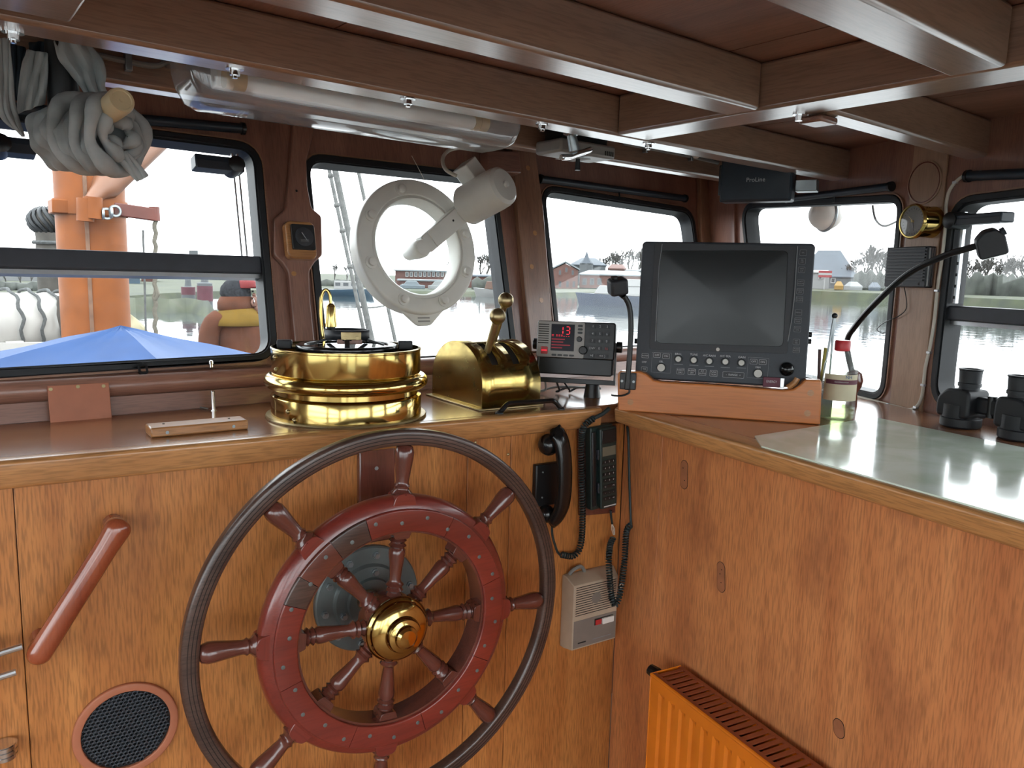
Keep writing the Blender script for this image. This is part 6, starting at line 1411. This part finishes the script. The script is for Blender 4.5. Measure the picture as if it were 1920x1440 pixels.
# ---------------------------------------------------------------- far buildings
def facing(px, d): g = bearing(px); return g
def house(name, label, x0, x1, ye, yr, d, wall_m, roof_m, dep=12, wins=(), gable=False, wmat='far_white', ybase=None, ridge_in=.12, group=None):
    gm = bearing((x0+x1)/2); c = pol(gm, d, 0); u = V((cos(gm), -sin(gm), 0)); Hf = FR((c.x, c.y, ZSf(gm)), u, (0, 0, 1))
    a0 = fpx(Hf, x0, ye)[0]; a1 = fpx(Hf, x1, ye)[0]; he = fpx(Hf, (x0+x1)/2, ye)[1]; hr = fpx(Hf, (x0+x1)/2, yr)[1]
    t = thing(name, label, 'building', Hf, group)
    MB().bx(a0, a1, .0, he, -dep, 0).build('wall', wall_m, t)
    ov = .35
    if gable: out = [(a0-ov, he), (a1+ov, he), ((a0+a1)/2, hr)]; MB().prism([(a0, he), (a1, he), ((a0+a1)/2, hr-.25)], -dep+.1, .0).build('gable', wall_m, t); b = MB(); b.add([V((x, y+dz, z)) for x, y in out for z in (-dep-ov, ov) for dz in (0, .3)], []); 
    if gable:
        m_ = (a0+a1)/2
        for xe in (a0-ov, a1+ov): MB().bar((xe+(m_-xe)*.5, he+(hr-he)*.5, ov), (xe+(m_-xe)*.5, he+(hr-he)*.5, -dep-ov), .25, 0.01).build('rafter', roof_m, t); MB().add([(xe, he, ov), (m_, hr, ov), (m_, hr, -dep-ov), (xe, he, -dep-ov), (xe, he+.3, ov), (m_, hr+.3, ov), (m_, hr+.3, -dep-ov), (xe, he+.3, -dep-ov)], [(0, 1, 2, 3), (7, 6, 5, 4), (0, 1, 5, 4), (1, 2, 6, 5), (2, 3, 7, 6), (3, 0, 4, 7)]).build('roof', roof_m, t)
    else:
        w_ = a1-a0; MB().loft([[(a0-ov, he, ov), (a1+ov, he, ov), (a1+ov, he, -dep-ov), (a0-ov, he, -dep-ov)], [(a0-ov, he+.25, ov), (a1+ov, he+.25, ov), (a1+ov, he+.25, -dep-ov), (a0-ov, he+.25, -dep-ov)], [(a0+w_*ridge_in, max(hr, he+.3), -dep*.42), (a1-w_*ridge_in, max(hr, he+.3), -dep*.42), (a1-w_*ridge_in, max(hr, he+.3), -dep*.58), (a0+w_*ridge_in, max(hr, he+.3), -dep*.58)]]).build('roof', roof_m, t, ang=20)
    for (wx, wy, ww, wh) in wins:
        a, b_ = fpx(Hf, wx, wy); hw = ww/FPX*d/2; hh = wh/FPX*d/2
        f = MB().plate([(a-hw, b_-hh), (a+hw, b_-hh), (a+hw, b_+hh), (a-hw, b_+hh)], [[(a-hw*.6, b_-hh*.7), (a+hw*.6, b_-hh*.7), (a+hw*.6, b_+hh*.7), (a-hw*.6, b_+hh*.7)]], .0, .12).build('window', wmat, t)
        MB().bx(a-hw*.6, a+hw*.6, b_-hh*.7, b_+hh*.7, .005, .05).build('pane', 'far_glass', f)
    return t
W10 = [(763+8.3*k, 514.3, 6, 9) for k in range(10)]
house('harbour_office', 'long red harbour building with a row of ten white-framed windows', 741, 858, 509, 506.5, 155, 'brick', 'roof_metal', 14, W10+[(752+9*k, 532, 5, 6) for k in range(3)])
house('harbour_shed', 'low red-grey shed adjoining the long red harbour building', 862, 942, 519, 514, 156, 'brick', 'roof_slate', 8, [(870, 530, 6, 6), (900, 530, 6, 6)])
house('lower_wing', 'low flat-roofed red wing in front of the ten-window building', 748, 830, 527, 525, 142, 'brick', 'roof_metal', 8, [(756, 534, 5, 5), (765, 534, 5, 5), (815, 535, 6, 6)])
house('brick_gable_house', 'red brick house with pale gable roof by the water behind the radio', 1036, 1084, 506, 492, 165, 'brick_pink', 'roof_metal', 14, [(1050, 511, 7, 12), (1062, 506, 7, 12), (1074, 511, 7, 12), (1050, 533, 8, 16), (1064, 533, 8, 16), (1076, 533, 8, 16)], gable=True, wmat='brick_pink')
house('brick_hall', 'long low brick hall with metal roof right of the gable house', 1087, 1212, 517, 507, 166, 'brick_pink', 'roof_metal', 18, [(1096, 528, 8, 12), (1110, 528, 8, 12), (1124, 528, 8, 12)], wmat='facade_grey')
house('brick_annex', 'pink brick annex with chimney gable behind the long hall', 1142, 1172, 505, 495, 190, 'brick_pink', 'brick_pink', 10)
house('dark_roof_hall', 'hall with large dark pitched roof behind the brick gable house', 1070, 1136, 498, 482, 230, 'facade_grey', 'roof_slate', 20, ridge_in=.3)
sp = thing('church_spire', 'slim pointed dark spire rising behind the brick gable house', 'spire', Matrix.Translation(pol(bearing(1092), 228, ZS)))
ht = far(1092, 471, 228).z-ZS; MB().bx(-1.4, 1.4, -1.4, 1.4, 0, ht*.62).build('tower', 'facade_grey', sp); MB().lathe([(1.9, ht*.62), (.9, ht*.75), (.04, ht)], 8).build('spire_roof', 'roof_slate', sp)
house('white_sheds', 'pale flat warehouse beyond the harbour to the right of the hall', 1168, 1230, 509, 505, 210, 'facade_pale', 'roof_metal', 14)
house('slate_roof_house', 'big house with steep blue-grey slate roof seen beside the radar', 1496, 1606, 520, 466, 205, 'facade_grey', 'roof_slate', 26, [(1548, 526, 8, 9), (1562, 526, 8, 9)], ridge_in=.30)
kk = house('kiosk', 'small white and yellow kiosk on the bank right of the radar', 1522, 1556, 512, 506, 178, 'facade_pale', 'far_white', 6, [(1538, 520, 6, 7)])
sg = thing('harbour_sign', 'red and white striped harbour sign on a post by the kiosk', 'sign', FR(pol(bearing(1535), 174, ZSf(bearing(1535))-.1), V((cos(bearing(1535)), -sin(bearing(1535)), 0)), (0, 0, 1)))
for k, mt in enumerate(('sign_red', 'far_white', 'sign_red')): y = 507+4*k; b_ = fpx(sg.matrix_world, 1535, y)[1]; MB().bx(-1.3, 1.3, b_-.52, b_-.04, 0, .1).build('stripe', mt, sg)
MB().bx(-.1, .1, 0, fpx(sg.matrix_world, 1535, 508)[1], -.2, -.001).build('post', 'far_white', sg)
for i, (x, y, w_, mt, lb) in enumerate(((1573, 535, 14, 'kiosk_yellow', 'yellow work machine on the bank below the kiosk'), (1600, 536, 28, 'facade_pale', 'covered boat lying ashore on the far grassy bank'), (1640, 536, 18, 'roof_slate', 'dark covered dinghy ashore beside the covered boat'))):
    c = far(x, y, 175); hw = w_/FPX*175/2; o = MB().loft([[(-hw, -1.2, 0), (hw, -1.2, 0), (hw, 1.2, 0), (-hw, 1.2, 0)], [(-hw*1.05, -1.3, .8), (hw*1.05, -1.3, .8), (hw*1.05, 1.3, .8), (-hw*1.05, 1.3, .8)], [(-hw*.5, -.3, 1.7), (hw*.4, -.3, 1.7), (hw*.4, .3, 1.7), (-hw*.5, .3, 1.7)]]).build('covered_boat' if i else 'work_machine', mt, None, Matrix.Translation((c.x, c.y, ZSf(bearing(x)))) @ Matrix.Rotation(-bearing(x), 4, 'Z')); tag(o, lb, 'boat' if i else 'machine')
for i, (x, y, hgt_, w_, lb) in enumerate(((205, 484, 0, 16, 'blue-grey tower block far beyond the mast'), (364, 476, 0, 14, 'pale tower block far away above the left window bar'))):
    d = 420; Hx = 228-12; c = pol(bearing(x if i else 222), d, ZS); hz = far(x, 458 if i == 0 else 470, d).z-ZS; hw = w_/FPX*d/2
    o = MB().bx(-hw, hw, -8, 8, 0, hz).build('tower_block', 'facade_grey', None, Matrix.Translation(c) @ Matrix.Rotation(-bearing(x), 4, 'Z')); tag(o, lb, 'building')
house('quay_warehouse', 'low pale warehouse on the quay seen left of the mast', -60, 118, 512, 505, 120, 'facade_pale', 'roof_slate', 14)
house('quay_sheds', 'row of blue and red sheds on the far quay right of the mast', 218, 262, 518, 512, 115, 'hull_blue', 'facade_pale', 10)
house('quay_red_shed', 'dark red shed on the far quay between mast and mooring posts', 265, 292, 522, 510, 132, 'brick', 'roof_slate', 10, gable=True)
house('grey_terminal', 'long grey terminal building on the far quay behind the mooring posts', 296, 470, 516, 510, 170, 'facade_grey', 'roof_metal', 14, [(310+22*k, 521, 9, 5) for k in range(7)])
for i, (x, y0, y1, w_) in enumerate(((352, 524, 574, 22), (383, 516, 580, 25))):
    d = 64-2*i; c = pol(bearing(x), d, 0); r_ = w_/FPX*d/2; zt = far(x, y0, d).z
    t = thing('mooring_dolphin', ('shorter', 'taller')[i]+' round mooring post with reddish bands standing in the water', 'mooring post', Matrix.Translation((c.x, c.y, 0)))
    MB().lathe([(r_, ZW-.3), (r_, zt-.6), (r_*.5, zt-.5), (r_*.4, zt)], 20).build('post', 'facade_grey', t)
    for k in range(4): z = far(x, (538, 536)[i]+k*(3.6, 7)[i], d).z; MB().lathe([(r_*1.04, z-.30*(.5+.5*i)), (r_*1.04, z)], 20, cap=False).build('band', 'dolphin_red', t)

# grassy spit in front of the quay
rows = [[], [], []]
for i in range(21):
    x = 200+10.5*i; g = bearing(x); d = 58-(i-10)*.3+2*sin(i); e = 1 if 1 < i < 19 else .2
    for k, (dd, z) in enumerate(((0, ZW-.2), (2.5, ZW+.9*e), (7, ZW-.2))): rows[k].append(pol(g, d+dd*1.6, z))
o = MB().grid(rows).build('grass_spit', 'bank_grass', ang=60); tag(o, kind='structure')

# ---------------------------------------------------------------- boats
def boat(name, label, x0, x1, yw, length, hull_m, cab_m, h_hull, cabs, stripe=None, dist=None, flip=1):
    xm = (x0+x1)/2; gm = bearing(xm); hz_ = 516+(xm-960)*.026; d = dist or (1.5-ZW)*FPX/(yw-hz_)*1.0
    c = pol(gm, d, ZW); u = V((cos(gm), -sin(gm), 0))*flip; Bf = FR(c, u, (0, 0, 1)); t = thing(name, label, 'boat', Bf); Ln = length/2; lo_ = []
    for i in range(9):
        s_ = i/8; x = -Ln+2*Ln*s_; wd = 1.5*math.sqrt(max(.004, 1-max(0, (s_-.35)/.66)**2.2)); sh = h_hull*(1+.45*max(0, s_-.4))
        lo_.append([(x, -.2, -wd*.6), (x+.25*s_, sh*.55, -wd*.95), (x+.5*s_, sh, -wd), (x+.5*s_, sh, wd), (x+.25*s_, sh*.55, wd*.95), (x, -.2, wd*.6)])
    MB().loft(lo_).build('hull', hull_m, t, ang=40)
    if stripe: MB().loft([[(-Ln, h_hull*.99, -1.55), (-Ln, h_hull*1.10, -1.55), (-Ln, h_hull*1.10, 1.55), (-Ln, h_hull*.99, 1.55)], [(Ln*.45, h_hull*1.15, -1.5), (Ln*.45, h_hull*1.28, -1.5), (Ln*.45, h_hull*1.28, 1.5), (Ln*.45, h_hull*1.15, 1.5)]]).build('rubbing_strake', stripe, t)
    for (cx, w_, y0, hgt_) in cabs:
        f = MB().loft([[(cx-w_/2, y0, -1.0), (cx+w_/2, y0, -1.0), (cx+w_/2, y0, 1.0), (cx-w_/2, y0, 1.0)], [(cx-w_/2*.96, y0+hgt_, -.9), (cx+w_/2*.82, y0+hgt_, -.9), (cx+w_/2*.82, y0+hgt_, .9), (cx-w_/2*.96, y0+hgt_, .9)]]).build('cabin', cab_m, t, bev=.05)
        nw = max(1, int(w_/1.0))
        for k in range(nw): xx = cx-w_/2+(k+.5)*w_/nw; MB().bx(xx-w_/nw*.32, xx+w_/nw*.32, y0+hgt_*.4, y0+hgt_*.8, .90, 1.0).build('cabin_window', 'far_glass', f)
    return t, d
boat('motor_yacht', 'navy blue motor yacht with white cabin moored behind the gooseneck lamp', 1088, 1290, 574, 13, 'hull_navy', 'far_white', 1.15, [(1.6, 6.5, 1.4, .9), (.8, 4.2, 2.3, .8)], 'far_white', flip=-1)
t, d = boat('wooden_boat', 'white and brown wooden motor boat moored right of the clear-view disc', 896, 966, 556, 6.5, 'far_white', 'hull_brown', 1.0, [(.4, 3.4, 1.15, 1.1)], 'hull_brown', flip=-1)
MB().cyl((.5, 2.2, 0), (.5, 4.2, 0), .05, n=6).build('mast', 'far_white', t)
t, d = boat('blue_boat', 'blue hulled white boat moored near the left pillar of the second window', 614, 678, 553, 6.5, 'hull_blue', 'far_white', .8, [(0, 3.0, .9, 1.0)])
MB().cyl((.3, 1.9, 0), (.3, 4.5, 0), .04, n=6).build('mast', 'far_white', t)
t, d = boat('moored_barge', 'low dark work barge moored along the far quay left of the mast', -70, 70, 562, 9, 'hull_navy', 'far_white', .7, [(-2, 1.6, .8, 1.0)])
for i, (x, mt) in enumerate(((770, 'car_paint'), (822, 'facade_pale'))):
    c = pol(bearing(x), 133, ZSf(bearing(x))-.2); o = MB().loft([[(-2.1, -.8, .2), (2.1, -.8, .2), (2.1, .8, .2), (-2.1, .8, .2)], [(-2.1, -.8, .8), (2.1, -.8, .8), (2.1, .8, .8), (-2.1, .8, .8)], [(-1.5, -.7, .9), (1.2, -.7, .9), (1.2, .7, .9), (-1.5, .7, .9)], [(-1.0, -.6, 1.5), (.7, -.6, 1.5), (.7, .6, 1.5), (-1.0, .6, 1.5)]]).build('parked_car', mt, None, Matrix.Translation(c) @ Matrix.Rotation(-bearing(x), 4, 'Z'), bev=.08)
    tag(o, ('blue-grey', 'pale')[i]+' car parked in front of the red harbour building', 'car')

# ---------------------------------------------------------------- bare winter trees
def tree_mesh(seed, h=10.0, levels=5, spread=.55, col=False):
    rnd = random.Random(seed); b = MB()
    def br(p, d, ln, r_, lv):
        q = p+d*ln; b.tube([p, q], [r_, r_*.66], 4 if lv > 3 else 3, cap=False)
        if lv == 0: return
        for k in range(3 if lv > 1 else 4):
            a = rnd.uniform(0, 2*pi); s_ = rnd.uniform(.35, 1)*spread; o_ = d.orthogonal().normalized(); o2 = d.cross(o_)
            nd_ = (d+(o_*cos(a)+o2*sin(a))*s_*1.25+V((0, 0, .12))).normalized(); t = rnd.uniform(.55, 1)
            br(p+d*ln*t, nd_, ln*rnd.uniform(.58, .80), max(.05, r_*.58), lv-1)
    br(V((0, 0, 0)), V((rnd.uniform(-.05, .05), rnd.uniform(-.05, .05), 1)), h*.27, h*.026, levels)
    return b.mesh('bare_tree', 'tree_bark', 60, recalc=False)
TM = [tree_mesh(s_, spread=sp_) for s_, sp_ in ((3, .5), (11, .6), (23, .45))]
TN = {}
TZ = [max(v.co.z for v in t_.vertices) for t_ in TM]
def tree(x, ytop, d, k, label, group, sx=1.0):
    zs = ZSf(bearing(x)); c = pol(bearing(x), d, zs-.1); hz_ = far(x, ytop, d).z-zs; s_ = hz_/TZ[k % 3]
    global TN; ordn = ('first', 'second', 'third', 'fourth', 'fifth', 'sixth', 'seventh', 'eighth', 'ninth', 'tenth', 'eleventh')
    TN[label] = TN.get(label, -1)+1
    if group: label = ordn[TN[label]]+' from the left, '+label
    o = link('bare_tree', TM[k % 3], None, Matrix.Translation(c) @ Matrix.Rotation(x*1.3, 4, 'Z') @ Matrix.Diagonal((s_*sx, s_*sx, s_, 1))); tag(o, label, 'tree', group)
for i, (x, y) in enumerate(((625, 492), (648, 496), (664, 490), (690, 500))): tree(x, y, 150+12*(i*2 % 5), i, 'slim bare tree beyond the blue boat', 'trees beyond the blue boat', .8)
for i, (x, y) in enumerate(((896, 474), (908, 470), (922, 472), (936, 478))): tree(x, y, 188+14*(i*2 % 5), i, 'bare tree in the clump right of the clear-view disc', 'trees right of the clear-view disc')
tree(846, 478, 170, 1, 'single bare tree showing through the clear-view disc', None, .8)
for i, (x, y) in enumerate(((1128, 478), (1140, 466), (1156, 470), (1172, 464), (1188, 462), (1204, 464))): tree(x, y, 238+18*(i*2 % 5), i, 'bare tree in the group behind the long brick hall', 'trees behind the brick hall')
for i, (x, y) in enumerate(((1046, 492), (1088, 488))): tree(x, y, 240, i, 'faint bare tree behind the gable house', 'trees behind the gable house')
for i, (x, y) in enumerate(((1580, 494), (1592, 478), (1608, 462), (1622, 456), (1636, 462), (1650, 474), (1662, 470))): tree(x, y, 208+17*(i*2 % 5), i, 'bare tree beside the slate-roofed house', 'trees beside the slate house', 1.1)
for i in range(11): x = 1790+15*i; tree(x, 482+8*sin(i*2.1), 178+14*(i*2 % 5), i, 'bare tree on the far bank outside the starboard window', 'trees outside the starboard window', 1.1)
for i, (x, y) in enumerate(((-20, 496), (12, 498), (40, 500), (60, 498))): tree(x, y, 95, i, 'low bare tree on the quay left of the mast', 'trees left of the mast', 1.2)
# dense hedges and scrub along the banks
def hedge(x0, x1, ytop, d, label, n=16):
    lo_ = []; rnd = random.Random(int(x0))
    for i in range(n+1):
        x = x0+(x1-x0)*i/n; zs = ZSf(bearing(x)); c = pol(bearing(x), d+rnd.uniform(-1, 1), zs-.4); hh = (far(x, ytop, d).z-zs+.4)*rnd.uniform(.75, 1.08); g = bearing(x); f_ = V((sin(g), cos(g), 0)); lo_.append([c-f_*1.2, c-f_*1.5+V((0, 0, hh*.5)), c-f_*.5+V((0, 0, hh*.95)), c+f_*.5+V((0, 0, hh)), c+f_*1.4+V((0, 0, hh*.5)), c+f_*1.2])
    o = MB().loft(lo_).build('scrub_hedge', 'bush_dark', ang=60); tag(o, label, 'hedge')
hedge(-80, 122, 524, 80, 'dark scrub hedge on the quay left of the mast', 20)
hedge(1588, 1662, 505, 186, 'leafless scrub below the trees beside the slate-roofed house')
hedge(1785, 1960, 512, 158, 'leafless scrub along the bank outside the starboard window', 20)
hedge(880, 960, 520, 140, 'low scrub in front of the tree clump right of the disc', 8)
hedge(600, 740, 524, 140, 'long low hedge behind the blue boat', 14)
